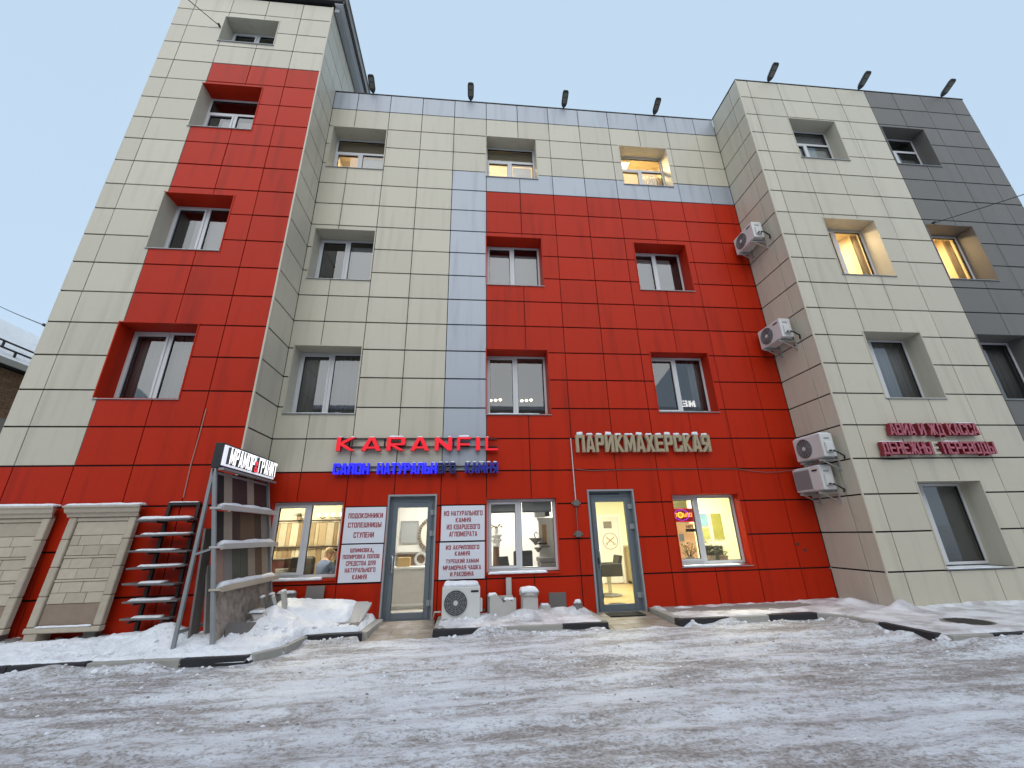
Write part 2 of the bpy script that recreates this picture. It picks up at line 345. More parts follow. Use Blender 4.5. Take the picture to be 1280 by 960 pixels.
    if ch == '&': return [Ls(0, .52, 0), r(s, .62, 0, t), r(s, .62, .52 - t, .52), [(.62, 0), (1, 0), (.86, .22), (1, .36), (.84, .48), (.62, .24)], Ls(.52, 1, .10), r(.10 + s, .55, 1 - t, 1), [(.55, .6), (.82, .6), (.82, .93), (.74, 1), (.55, 1)]]
    return [r(0, 1, 0, 1)]
def glyph(ch, bold):
    if (ch, bold) in _gl: return _gl[(ch, bold)]
    P = glyph_polys(ch, bold, max(.15, bold * .56)); v = []; f = []
    for p in P:
        o = len(v); n = len(p); v += [(x, y, .5) for x, y in p] + [(x, y, -.5) for x, y in p]
        f += [tuple(o + i for i in range(n)), tuple(o + n + i for i in range(n - 1, -1, -1))] + [(o + (i + 1) % n, o + i, o + n + i, o + n + (i + 1) % n) for i in range(n)]
    _gl[(ch, bold)] = (np.array(v), f); return _gl[(ch, bold)]
def letter_mesh(ch, x0, x1, z0, z1, y, depth, mats, bold=0.30, name='letter'):
    # one letter filling x0..x1 with its cap height z0..z1, front at y, body running back by depth
    v, f = glyph(ch, bold)
    P = np.stack([x0 + v[:, 0] * (x1 - x0), y + (0.5 - v[:, 2]) * depth, z0 + v[:, 1] * (z1 - z0)], -1)
    me = bpy.data.meshes.new(name); me.from_pydata(P.tolist(), [], f)
    for m in mats: me.materials.append(MAT[m] if isinstance(m, str) else m)
    if len(mats) > 1: me.polygons.foreach_set('material_index', [1 if all(v[i, 2] > 0.49 for i in ff) else 0 for ff in f])
    me.update(); return me
WID = {'И': 1.0, 'М': 1.25, 'Ж': 1.35, 'Ш': 1.4, 'Щ': 1.45, 'Ы': 1.3, 'Д': 1.12, 'Ц': 1.08, 'Ф': 1.3, 'Ю': 1.35, 'Г': 0.8, 'Т': 0.95, 'Р': .95, 'Ь': .92, ' ': 0.5, ',': 0.4, '&': 1.0}
def layout(text, x0, x1, gap=0.14):
    w = [WID.get(c, 1.0) for c in text]; tot = sum(w) + gap * (len(text) - 1); s = (x1 - x0) / tot; x = x0; out = []
    for c, ww in zip(text, w):
        out.append((c, x, x + ww * s)); x += (ww + gap) * s
    return out
def text_line(name, text, x0, x1, z0, z1, y, mat, parent, bold=0.29, gap=0.16, depth=0.003):
    # flat printed line: one mesh
    mb_v = []; mb_f = []
    for c, a, b in layout(text, x0, x1, gap):
        if c == ' ': continue
        me = letter_mesh(c, a, b, z0, (z1 if c != ',' else z1), y, depth, [mat], bold) if c != ',' else B(a, b, y, y + depth, z0 - 0.02, z0 + 0.02).mesh('c', mat)
        o = len(mb_v); mb_v += [v.co[:] for v in me.vertices]; mb_f += [tuple(o + i for i in p.vertices) for p in me.polygons]
        bpy.data.meshes.remove(me)
    me = bpy.data.meshes.new(name); me.from_pydata(mb_v, [], mb_f); me.materials.append(MAT[mat] if isinstance(mat, str) else mat)
    return link(name, me, parent)
# ================================================================== SETTING
H = 0.72; Wc = 0.9767
XL, XR, D1, D2 = -4.612, 7.533, 1.048, 1.300
LE, RE = -8.822, 15.305
def zr(r): return (20 - r) * H
def sstep(a, b, x): t = np.clip((x - a) / (b - a), 0, 1); return t * t * (3 - 2 * t)
def axis(lo, hi, step, far, g=1.35):
    a = list(np.arange(lo, hi + 1e-6, step)); s = step; x = a[-1]
    while x < far: s *= g; x += s; a.append(x)
    s = step; x = a[0]
    while x > -far: s *= g; x -= s; a.insert(0, x)
    return np.array(a)
def road_z(X, Y):
    near = sstep(-14, -9, X) * (1 - sstep(13, 18, X)) * sstep(-14, -10, Y)
    z = 0.020 * (fbm(X * 0.55, Y * 4.5, 3, 4) - 0.5) + 0.022 * (fbm(X * 2.2, Y * 5.0, 9, 4) - 0.5) + 0.026 * (fbm(X * 6, Y * 9, 21, 3) - 0.5)
    for y0_, sl_ in ((4.15, .08), (2.75, .05), (3.35, .06), (5.0, .03)):
        q = (Y + y0_ - sl_ * X) + 0.10 * np.sin(X * .5 + y0_); z += -0.026 * np.exp(-(q / 0.16) ** 2) + 0.016 * np.exp(-((np.abs(q) - .24) / .07) ** 2) * (.4 + 1.2 * fbm(X * 4, Y * 4, 33, 3))
    berm = np.exp(-((Y + 2.45) / 0.13) ** 2) * (X < -3.0) * 0.11 * sstep(.46, .66, fbm(X * 1.1, Y * .5, 44, 3)) + np.exp(-((Y + 1.36) / 0.09) ** 2) * (X > -1.0) * (X < 6.0) * 0.11 * sstep(.36, .62, fbm(X * 1.7, Y * .5, 45, 3))
    berm += np.exp(-((Y + 3.30) / 0.13) ** 2) * sstep(6.0, 6.6, X) * 0.08 + np.exp(-((X - 6.12) / 0.13) ** 2) * (Y > -3.3) * (Y < -1.4) * 0.07 + np.exp(-((Y + 1.38) / 0.10) ** 2) * (X < -2.1) * (X > -3.0) * 0.07
    z += berm * (0.45 + 0.9 * fbm(X * 3, Y * 3, 40, 3))
    pad = ((X > -2.25) & (X < -0.85) | (X > 2.0) & (X < 3.4)) & (Y > -1.35)
    z = np.where(pad, -0.03, z)
    return np.where(Y > -0.05, -0.05, z * near)
road_m = bpy.data.materials.new('packed_snow_road'); road_m.use_nodes = True
def road_nodes(m):
    t = m.node_tree; b = t.nodes['Principled BSDF']; L = t.links.new; g = nn(t, 'NewGeometry')
    def noise(scale, stretch, detail=5, rough=0.6):
        mp = nn(t, 'Mapping'); mp.inputs['Scale'].default_value = stretch; mp.inputs['Rotation'].default_value = (0, 0, R(-4)); L(g.outputs['Position'], mp.inputs[0])
        n = nn(t, 'TexNoise'); n.inputs['Scale'].default_value = scale; n.inputs['Detail'].default_value = detail; n.inputs['Roughness'].default_value = rough
        L(mp.outputs[0], n.inputs['Vector']); return n.outputs[0]
    def rng(s, a, b2, c=0.0, d=1.0):
        r = nn(t, 'MapRange'); r.inputs[1].default_value = a; r.inputs[2].default_value = b2; r.inputs[3].default_value = c; r.inputs[4].default_value = d; L(s, r.inputs[0]); return r.outputs[0]
    def mix(f, a, b2):
        x = nn(t, 'Mix'); x.data_type = 'RGBA'; L(f, x.inputs[0])
        for i, c in ((6, a), (7, b2)):
            if isinstance(c, tuple): x.inputs[i].default_value = (*c, 1)
            else: L(c, x.inputs[i])
        return x.outputs[2]
    def mul(a, b2, op='MULTIPLY'):
        x = nn(t, 'Math'); x.operation = op; L(a, x.inputs[0])
        if isinstance(b2, (int, float)): x.inputs[1].default_value = b2
        else: L(b2, x.inputs[1])
        return x.outputs[0]
    big = noise(0.5, (0.5, 1.2, 1)); mid = noise(1.4, (0.55, 2.4, 1), 6, 0.65)
    sp1 = noise(11, (0.62, 1.15, 1), 5, 0.72); sp2 = noise(34, (0.8, 1.1, 1), 4, 0.65)
    add = lambda x, y: mul(x, y, 'ADD')
    mask = add(mul(big, 0.45), mul(mid, 0.55))                    # where traffic has worn the snow
    base = mix(rng(mid, 0.36, 0.66), (0.72, 0.75, 0.80), (0.52, 0.525, 0.56))
    base = mix(mul(rng(mask, 0.46, 0.64), 0.36), base, (0.36, 0.325, 0.30))
    w1 = rng(add(sp1, mul(add(mask, -0.5), 1.0)), 0.47, 0.60)
    base = mix(mul(w1, 0.64), base, (0.29, 0.255, 0.23))
    w2 = rng(add(sp2, mul(add(mask, -0.5), 0.9)), 0.51, 0.63)
    base = mix(mul(w2, 0.62), base, (0.16, 0.138, 0.125))
    clod = rng(add(mul(noise(2.1, (0.9, 1.5, 1), 6, 0.7), 0.75), mul(sp1, 0.25)), 0.66, 0.72)
    base = mix(mul(clod, 0.9), base, (0.06, 0.042, 0.035))
    L(base, b.inputs['Base Color'])
    L(rng(mid, 0.3, 0.7, 0.42, 0.7), b.inputs['Roughness']); b.inputs['Specular IOR Level'].default_value = 0.35
    bp = nn(t, 'Bump'); bp.inputs['Strength'].default_value = 1.0; bp.inputs['Distance'].default_value = 0.03
    L(add(mul(sp1, 0.9), mul(sp2, 0.4)), bp.inputs['Height']); L(bp.outputs[0], b.inputs['Normal'])
road_nodes(road_m)
rd = heightfield('road', axis(-9.5, 13.5, 0.045, 400), axis(-8.4, 0.05, 0.035, 400), road_z, road_m)
tag(rd, None, None, kind='structure')

rnd = random.Random(9); mb = MB(); pc = []
for i in range(1500):
    x = rnd.uniform(-7.5, 9); y = rnd.choice((-4.15 + .08 * x, -2.75 + .05 * x, -3.35 + .06 * x, rnd.uniform(-7.5, -1.6))) + rnd.gauss(0, .22)
    if not (y > -1.6 or (x > 6 and y > -3.4) or (x < -3 and y > -2.6)): pc.append((x, y))
pz = road_z(np.array([p[0] for p in pc]), np.array([p[1] for p in pc]))
for (x, y), z in zip(pc, pz):
    z = float(z); r = .004 + .015 * rnd.random() ** 3; a = rnd.uniform(0, 6.3); j = lambda: rnd.uniform(.7, 1.3)
    vs = [(x + 1.5 * r * j() * math.cos(a + k * 1.257), y + r * j() * math.sin(a + k * 1.257), z - .004) for k in range(5)] + [(x + r * .6 * math.cos(a + .6 + k * 2.09), y + r * .6 * math.sin(a + .6 + k * 2.09), z + r * .6 * j()) for k in range(3)]
    mb.cur = 0 if rnd.random() < .7 else 1
    mb.add(vs, [(5, 6, 7), (0, 1, 5), (1, 2, 6), (1, 6, 5), (2, 3, 6), (3, 4, 7), (3, 7, 6), (4, 0, 7), (0, 5, 7)])
q = mb.build('slush_clods', ['snow', M('dirty_clod', (.24, .215, .20), .8)]); tag(q, 'small crumbs of snow and grit scattered along the tyre tracks', 'slush', kind='stuff')
# pavements round the building: solid slabs with kerb stones set along their edges
def pavement(name, poly, top):
    o = MB().prism(poly, -0.06, top).build(name, 'concrete'); return tag(o, None, None, kind='structure')
PT = 0.092
pv_l = pavement('pavement', [(-14, -0.98), (-14, -2.20), (-3.36, -2.20), (-3.12, -1.95), (-3.02, -1.30), (-2.72, -1.12), (-2.12, -1.12), (-2.12, 0.02), (XL, 0.02), (XL, -0.98)], PT)
pv_m = pavement('pavement', [(-0.93, 0.02), (-0.93, -1.12), (2.06, -1.12), (2.06, 0.02)], PT)
pv_r = pavement('pavement', [(3.30, 0.02), (3.30, -1.14), (5.9, -1.14), (6.32, -1.55), (6.36, -3.02), (24, -3.02), (24, -1.24), (XR, -1.24), (XR, 0.02)], PT)
def kerbs(par, pts, seq, seed):
    # kerb stones one by one along a polyline; seq gives the paint of each
    rnd = random.Random(seed); k = 0
    for (a, b) in zip(pts[:-1], pts[1:]):
        a, b = Vector((*a, 0)), Vector((*b, 0)); L = (b - a).length; n = max(1, round(L / 1.0)); d = (b - a) / n
        for i in range(n):
            p, q = a + d * i, a + d * (i + 1); e = d.normalized() * 0.006
            w = MB().bar(p + e + Vector((0, 0, 0.02)), q - e + Vector((0, 0, 0.02)), 0.15, 0.16 + rnd.uniform(-.008, .008))
            w.build('kerb_stone', 'kblack' if seq[k % len(seq)] == 'b' else 'kwhite', par, bevel=0.012, seg=2); k += 1
kerbs(pv_l, [(-13.2, -2.27), (-6.25, -2.27), (-5.30, -2.29), (-4.15, -2.30), (-3.30, -2.28), (-3.05, -1.95), (-2.98, -1.28)], 'bwbwbwbbwbww', 1)
kerbs(pv_l, [(-2.98, -1.22), (-2.08, -1.20), (-2.04, -0.1)], 'bw', 2)
kerbs(pv_m, [(-0.86, -0.1), (-0.86, -1.12)], 'w', 3)
kerbs(pv_m, [(-0.94, -1.20), (0.12, -1.20), (1.25, -1.20), (2.06, -1.20)], 'bwb', 4)
kerbs(pv_m, [(1.99, -1.10), (1.99, -0.1)], 'w', 5)
kerbs(pv_r, [(3.37, -0.1), (3.37, -1.14)], 'w', 6)
kerbs(pv_r, [(3.29, -1.22), (4.25, -1.22), (5.0, -1.22), (5.95, -1.22), (6.28, -1.56)], 'bwbw', 7)
kerbs(pv_r, [(6.28, -1.62), (6.28, -2.2), (6.30, -3.05)], 'wb', 8)
kerbs(pv_r, [(6.33, -3.12), (6.98, -3.12), (8.0, -3.12), (14.0, -3.12)], 'wbwb', 9)
# tiled ramps before the two doors
MAT['ramp'] = M('wet_paving', (0.23, 0.185, 0.14), 0.55, col2=(0.40, 0.37, 0.35), vscale=3, thr=(0.45, 0.75), bump=0.3, bscale=40)
def ramp(x0, x1):
    o = MB().add([(x0, 0.1, 0.03), (x1, 0.1, 0.03), (x1 + 0.06, -1.45, -0.012), (x0 - 0.06, -1.45, -0.012)], [(0, 3, 2, 1)]).build('door_ramp', 'ramp'); tag(o, None, None, kind='structure')
    n = 3
    for i in range(n):
        for j in range(4):
            a = x0 + (x1 - x0) * i / n; b = x0 + (x1 - x0) * (i + 1) / n; y1 = 0.0 - 0.34 * j; y0 = y1 - 0.33
            za, zb = 0.03 + 0.042 * (y1 - 0.1) / 1.55 + .006, 0.03 + 0.042 * (y0 - 0.1) / 1.55 + .006
            MB().add([(a + .004, y1, za), (b - .004, y1, za), (b - .004, y0 + .004, zb), (a + .004, y0 + .004, zb), (a + .004, y1, za - .02), (b - .004, y1, za - .02), (b - .004, y0 + .004, zb - .02), (a + .004, y0 + .004, zb - .02)],
                     [(0, 3, 2, 1), (0, 1, 5, 4), (1, 2, 6, 5), (2, 3, 7, 6), (3, 0, 4, 7)]).build('paving_tile', 'ramp', o)
ramp(-2.0, -1.0); ramp(2.14, 3.26)

# snow lying on the pavements
def blob(X, Y, x, y, sx, sy, h): return h * np.exp(-((X - x) / sx) ** 2 - ((Y - y) / sy) ** 2)
def snow_left(X, Y):
    n = fbm(X * 1.6, Y * 1.6, 50, 4) - 0.5; f = fbm(X * 7, Y * 7, 51, 3) - 0.5
    t = 0.035 + 0.055 * sstep(-2.25, -1.7, Y) + 0.08 * n + 0.06 * f + 0.04 * (fbm(X * 16, Y * 16, 52, 2) - .5)
    t += blob(X, Y, -4.75, -1.7, 0.4, 0.3, 0.13) + blob(X, Y, -4.05, -1.75, 0.4, 0.35, 0.07) + blob(X, Y, -3.45, -1.28, 0.36, 0.2, 0.12) + blob(X, Y, -3.62, -0.98, 0.2, 0.16, 0.16) + blob(X, Y, -6.6, -1.5, 0.8, 0.2, 0.04) + blob(X, Y, -5.0, -1.35, 0.25, 0.3, 0.16) + blob(X, Y, -5.4, -1.35, 0.6, 0.28, 0.05)
    t += blob(X, Y, -3.55, -0.95, 0.45, 0.45, 0.16) + blob(X, Y, -3.0, -0.72, 0.55, 0.3, 0.05) + blob(X, Y, -3.95, -0.7, 0.25, 0.4, 0.11) + blob(X, Y, -3.75, -0.25, 0.22, 0.2, 0.16)
    edge = np.where(X < -3.3, sstep(-2.37, -2.24, Y), 1.0)
    xe = np.interp(Y, [-2.3, -1.95, -1.3, -1.15], [-3.25, -3.0, -2.92, -2.55]); edge = edge * np.where(Y < -1.15, 1 - sstep(-0.14, 0.02, X - xe), 1.0)
    edge = edge * np.where(X > -2.95, sstep(-1.29, -1.14, Y), 1.0) * (1 - sstep(-2.2, -2.06, X))
    bare = sstep(0.56, 0.74, fbm(X * 1.1 + 5, Y * 2.0, 77, 3)) * (X > -2.9) * 0.07
    return 0.085 + (t - bare) * edge - 0.06 * (1 - edge)
h = heightfield('snow_cover', np.arange(-13.8, -2.03, 0.035), np.arange(-2.40, 0.0, 0.035), snow_left, 'snow', drop=lambda X, Y, Z: (Z < 0.045) | ((Y > -1.0) & (X < XL)))
tag(h, 'thick white snow heaped along the left wing and stone display', 'snow', kind='stuff')
def snow_mid(X, Y):
    t = 0.016 + 0.05 * (fbm(X * 2.2, Y * 3.0, 60, 4) - 0.5) + 0.045 * (fbm(X * 9, Y * 9, 61, 3) - 0.5)
    t += blob(X, Y, -0.45, -0.62, 0.3, 0.18, 0.03) + blob(X, Y, 0.55, -0.62, 0.2, 0.15, 0.08) + blob(X, Y, 0.85, -0.55, 0.32, 0.22, 0.13) + blob(X, Y, 1.35, -0.35, 0.35, 0.18, 0.09) + blob(X, Y, 1.75, -0.38, 0.2, 0.16, 0.11) + blob(X, Y, 0.02, -0.5, 0.18, 0.2, 0.07)
    e = sstep(-0.94, -0.84, X) * (1 - sstep(1.95, 2.08, X)) * sstep(-1.30, -1.16, Y)
    return 0.094 + t * e - 0.05 * (1 - e)
h = heightfield('snow_cover', np.arange(-0.98, 2.10, 0.025), np.arange(-1.32, 0.0, 0.025), snow_mid, 'snowd', drop=lambda X, Y, Z: Z < 0.055)
tag(h, 'trampled patchy snow on the step between the two doors', 'snow', kind='stuff')
def snow_right(X, Y):
    t = 0.012 + 0.05 * (fbm(X * 1.3, Y * 2.4, 70, 4) - 0.5) + 0.03 * (fbm(X * 8, Y * 8, 71, 3) - 0.5)
    t += 0.02 * sstep(6.0, 6.8, X) - 0.03 * np.exp(-((Y + 0.35) / 0.35) ** 2) * (X < 6.6)
    t += blob(X, Y, 7.15, -0.72, 0.28, 0.13, 0.10) + blob(X, Y, 7.5, -1.45, 0.22, 0.12, 0.17) + blob(X, Y, 3.4, -0.25, 0.12, 0.2, 0.08) + blob(X, Y, 3.95, -0.18, 0.2, 0.08, 0.05)
    t += 0.035 * np.exp(-((Y + 1.34) / 0.07) ** 2) * (X > XR) * fbm(X * 5, Y * 3, 8, 3) * 2 - 0.06 * np.exp(-(((X - 7.5) / 0.34) ** 2 + ((Y + 2.47) / 0.27) ** 2) ** 3)
    xe = np.interp(Y, [-3.1, -1.6, -1.2], [6.24, 6.2, 5.9])
    e = np.where(X > 6.0, np.where(Y < -1.3, sstep(0.0, 0.12, X - xe), 1.0), sstep(-1.285, -1.18, Y)) * sstep(3.30, 3.40, X) * sstep(-3.19, -3.08, Y)
    e = np.where((X < 6.5) & (Y < -1.3), e * (X > xe), e)
    return 0.094 + t * e - 0.05 * (1 - e)
h = heightfield('snow_cover', np.arange(3.2, 17.5, 0.04), np.arange(-3.26, 0.0, 0.03), snow_right, 'snowd', drop=lambda X, Y, Z: (Z < 0.055) | ((Y > -1.28) & (X > XR + 0.02)))
tag(h, 'trodden snow on the pavement before the right wing', 'snow', kind='stuff')

rnd = random.Random(31); mb = MB()
def chunk(x, y, z, r):
    bm = bmesh.new(); bmesh.ops.create_icosphere(bm, subdivisions=1, radius=r)
    for v in bm.verts: v.co *= rnd.uniform(.6, 1.25); v.co.z *= .75
    mb.add([(x + v.co.x, y + v.co.y, z + v.co.z) for v in bm.verts], [tuple(v.index for v in f.verts) for f in bm.faces]); bm.free()
lines = [((-8, -2.42), (-3.3, -2.42)), ((-3.0, -1.9), (-2.9, -1.35)), ((-2.95, -1.36), (-2.2, -1.34)), ((-0.9, -1.34), (2.05, -1.34)), ((3.3, -1.36), (6.0, -1.36)), ((6.08, -1.6), (6.1, -3.2)), ((6.3, -3.28), (10, -3.28))]
for (a, b) in lines:
    n = int(14 * math.dist(a, b))
    for i in range(n):
        t = rnd.random(); x = a[0] + (b[0] - a[0]) * t + rnd.gauss(0, .05); y = a[1] + (b[1] - a[1]) * t - abs(rnd.gauss(0, .07)); chunk(x, y, float(road_z(np.array([x]), np.array([y]))[0]) + .004, .010 + .035 * rnd.random() ** 2.5)
for i in range(150):
    x, y = rnd.uniform(-6.5, -2.3), rnd.uniform(-2.2, -0.95)
    z = float(snow_left(np.array([x]), np.array([y]))[0])
    if z > .10: chunk(x, y, z, .010 + .04 * rnd.random() ** 2.5)
for i in range(70):
    x, y = rnd.uniform(-.8, 1.9), rnd.uniform(-1.1, -.3); chunk(x, y, max(.095, float(snow_mid(np.array([x]), np.array([y]))[0])), .010 + .03 * rnd.random() ** 2.5)
q = mb.build('snow_chunks', 'snow'); tag(q, 'broken lumps of snow strewn along the kerbs', 'snow', kind='stuff')

# ================================================================== BUILDING
bld = thing('office_building', 'four storey office building clad in red, cream, silver and grey metal panels', 'building')
_pm = {}
GX, GZ = 0.008, 0.015      # half widths of the upright and level joints
def panel_mesh(w, h, holes, mat):
    key = (round(w, 3), round(h, 3), tuple(tuple(round(a, 3) for a in q) for q in holes), mat)
    if key in _pm: return _pm[key]
    mb = MB(); T = 0.026; ch = 0.004
    if not holes:
        mb.add([(0, 0 + ch, 0), (w, ch, 0), (w, ch, h), (0, ch, h), (ch, 0, ch), (w - ch, 0, ch), (w - ch, 0, h - ch), (ch, 0, h - ch), (0, T, 0), (w, T, 0), (w, T, h), (0, T, h)],
               [(4, 5, 6, 7), (0, 1, 5, 4), (1, 2, 6, 5), (2, 3, 7, 6), (3, 0, 4, 7), (8, 9, 1, 0), (9, 10, 2, 1), (10, 11, 3, 2), (11, 8, 0, 3)])
    else:
        us = sorted({0, w, *[min(max(q[i], 0), w) for q in holes for i in (0, 1)]}); vs = sorted({0, h, *[min(max(q[i], 0), h) for q in holes for i in (2, 3)]})
        def solid(i, j):
            if i < 0 or j < 0 or i >= len(us) - 1 or j >= len(vs) - 1: return False
            cu, cv = (us[i] + us[i + 1]) / 2, (vs[j] + vs[j + 1]) / 2
            return not any(q[0] < cu < q[1] and q[2] < cv < q[3] for q in holes)
        for i in range(len(us) - 1):
            for j in range(len(vs) - 1):
                if not solid(i, j): continue
                a, b, c, d = us[i], us[i + 1], vs[j], vs[j + 1]
                mb.add([(a, 0, c), (b, 0, c), (b, 0, d), (a, 0, d)], [(0, 1, 2, 3)])
                if not solid(i - 1, j): mb.add([(a, 0, c), (a, 0, d), (a, T, d), (a, T, c)], [(0, 1, 2, 3)])
                if not solid(i + 1, j): mb.add([(b, 0, c), (b, T, c), (b, T, d), (b, 0, d)], [(0, 1, 2, 3)])
                if not solid(i, j - 1): mb.add([(a, 0, c), (a, T, c), (b, T, c), (b, 0, c)], [(0, 1, 2, 3)])
                if not solid(i, j + 1): mb.add([(a, 0, d), (b, 0, d), (b, T, d), (a, T, d)], [(0, 1, 2, 3)])
        if not mb.f: _pm[key] = None; return None
    _pm[key] = mb.mesh(mat + '_panel', mat); return _pm[key]
NP = {}
def facade(wall, org, rot, us, zs, openings, colour):
    # us: joints along the wall (local x), zs: joints upwards; openings (u0,u1,z0,z1); one object for every metal panel
    cr_, sr_ = math.cos(rot), math.sin(rot)
    for i in range(len(us) - 1):
        for j in range(len(zs) - 1):
            u0, u1, z0, z1 = us[i] + GX, us[i + 1] - GX, zs[j] + GZ, zs[j + 1] - GZ
            hs = [(a - u0, b - u0, c - z0, d - z0) for a, b, c, d in openings if a < u1 and b > u0 and c < z1 and d > z0]
            col = colour(i, j)
            me = panel_mesh(u1 - u0, z1 - z0, hs, col)
            if me is None: continue
            o = bpy.data.objects.new(col + '_panel', me); COL.objects.link(o); o.parent = wall
            o.location = (org[0] + cr_ * u0, org[1] + sr_ * u0, z0)
            o.rotation_euler = (random.uniform(-1, 1) * 0.0028, random.uniform(-1, 1) * 0.0008, rot + random.uniform(-1, 1) * 0.0026)
            NP[col] = NP.get(col, 0) + 1
def backing(name, org, rot, us, zs, openings, y=0.03):
    # dark backing wall behind the joints, open where windows and doors are
    U = sorted({us[0], us[-1], *[q[i] for q in openings for i in (0, 1)]}); V = sorted({zs[0], zs[-1], *[q[i] for q in openings for i in (2, 3)]})
    U = [u for u in U if us[0] <= u <= us[-1]]; V = [v for v in V if zs[0] <= v <= zs[-1]]
    mb = MB(); c, s = math.cos(rot), math.sin(rot)
    P = lambda u, v, yy: (org[0] + c * u - s * yy, org[1] + s * u + c * yy, v)
    for i in range(len(U) - 1):
        for j in range(len(V) - 1):
            a, b = (U[i] + U[i + 1]) / 2, (V[j] + V[j + 1]) / 2
            if any(q[0] < a < q[1] and q[2] < b < q[3] for q in openings): continue
            mb.add([P(U[i], V[j], y), P(U[i + 1], V[j], y), P(U[i + 1], V[j + 1], y), P(U[i], V[j + 1], y)], [(0, 1, 2, 3)])
    return mb.build(name, 'seam', bld)
ZS = [0.02] + [zr(r) for r in range(19, -1, -1)]
row_of = lambda j: 19 - j                      # row index of panel j counted from the parapet down
# window openings: x0,x1,z0,z1
WR = [(-4.36, -2.955, 0.82, 2.285), (0.0, 1.515, 0.82, 2.285), (4.155, 5.735, 0.84, 2.32),
      (-4.485, -2.955, 4.185, 5.83), (0.0, 1.51, 4.185, 5.83), (4.155, 5.685, 4.27, 5.835),
      (-4.485, -2.955, 7.70, 9.225), (0.0, 1.51, 7.70, 9.225), (4.155, 5.685, 7.70, 9.225),
      (-4.485, -2.955, 11.40, 12.945), (0.0, 1.515, 11.385, 12.965), (4.155, 5.695, 11.40, 12.95)]
DR = [(-2.065, -1.05, -0.1, 2.36), (2.215, 3.27, -0.1, 2.41)]
usR = [XL] + [(k - 5) * Wc for k in range(1, 13)] + [XR]
def colR(i, j):
    r = row_of(j)
    if r == 0: return 'silver'
    if r <= 3: return 'cream'
    if r >= 16: return 'red'
    if r == 4: return 'silver' if i >= 4 else 'cream'
    return 'cream' if i < 4 else ('silver' if i == 4 else 'red')
w1 = backing('wall', (0, 0, 0), 0, usR, ZS, WR + DR); facade(w1, (0, 0), 0, usR, ZS, WR + DR, colR)
# left wing
LW = [(-7.475, -5.97, 4.165, 5.78), (-7.47, -5.96, 7.63, 9.175), (-7.475, -5.98, 11.33, 12.86), (-7.47, -6.01, 14.60, 15.635)]
usL = [LE, -8.387, -7.411, -6.434, -5.457, XL]
ZL = ZS + [zr(-1), zr(-2), 16.52]
def colL(i, j):
    r = 19 - j
    if r >= 16: return 'red'
    return 'red' if (i >= 2 and r >= 1) else 'cream'
w2 = backing('wall', (0, -D1, 0), 0, usL, ZL, LW); facade(w2, (0, -D1), 0, usL, ZL, LW, colL)
# left return (faces +x): u runs along +y from the front corner
ulr = [-D1, 0.0]
w3 = backing('wall', (XL, 0, 0), R(90), [-D1 + 0.03, 0.0], ZS, []); facade(w3, (XL, 0), R(90), ulr, ZS, [], lambda i, j: 'red' if row_of(j) >= 16 else 'cream')
w4 = backing('wall', (XL, 0, 0), R(90), [-D1 + 0.03, 8.0], [zr(0), 16.52], []); facade(w4, (XL, 0), R(90), [-D1, 0.35, 1.35, 2.35, 3.35, 4.35, 5.35, 6.35, 8.0], [zr(0), zr(-1), zr(-2), 16.52], [], lambda i, j: 'cream')
# right wing
RW = [(8.82, 10.305, 0.755, 2.40), (8.82, 10.305, 4.23, 5.87), (11.81, 13.25, 4.23, 5.87), (8.825, 10.30, 7.485, 9.215), (11.825, 13.24, 7.475, 9.19), (8.84, 10.325, 11.38, 12.90), (11.84, 13.26, 11.39, 12.86), (11.81, 13.25, 0.755, 2.40)]
usW = [XR, 7.900] + [7.900 + Wc * k for k in range(1, 8)] + [RE]
w5 = backing('wall', (0, -D2, 0), 0, usW, ZS, RW); facade(w5, (0, -D2), 0, usW, ZS, RW, lambda i, j: 'cream' if i < 5 else 'grey')
# right return (faces -x): u runs along -y from the back corner
w6 = backing('wall', (XR, 0, 0), R(-90), [0.0, D2 - 0.03], ZS, []); facade(w6, (XR, 0), R(-90), [0.0, 0.93, D2], ZS, [], lambda i, j: 'cream')
# outer side walls, back and roofs
sw = backing('wall', (LE, 0, 0), R(-90), [-8.0, D1], ZL, []); facade(sw, (LE, 0), R(-90), [-8 + i for i in range(9)] + [D1], ZL, [], lambda i, j: 'cream')
se = backing('wall', (RE, 0, 0), R(90), [-D2, 8.0], ZS, []); facade(se, (RE, 0), R(90), [-D2] + [i for i in range(0, 9)], ZS, [], lambda i, j: 'grey')
B(LE + 0.03, RE - 0.03, 7.7, 8.0, 0, 14.2).build('back_wall', 'concrete', bld)
B(LE + 0.04, XL - 0.04, 7.7, 7.98, 14.2, 16.5).build('back_wall', 'cream', bld)
rf = MB().box(XL + 0.03, RE - 0.04, 0.06, 7.7, 13.9, 14.15).box(XR + 0.04, RE - 0.04, -D2 + 0.06, 0.06, 13.9, 14.15).build('roof', 'concrete', bld)
snowcap(bld, XL + 0.1, RE - 0.2, 0.4, 7.5, 14.15, 0.12, 3, name='roof_snow', res=0.4)
cp = MB().box(XL + 0.005, XR, -0.012, 0.30, zr(0) + 0.002, zr(0) + 0.028).box(XR - 0.012, XR + 0.3, -D2 + 0.3, -0.02, zr(0) + 0.002, zr(0) + 0.028).box(XR - 0.012, RE + 0.012, -D2 - 0.012, -D2 + 0.30, zr(0) + 0.002, zr(0) + 0.028).build('parapet_cap', 'cap', bld)
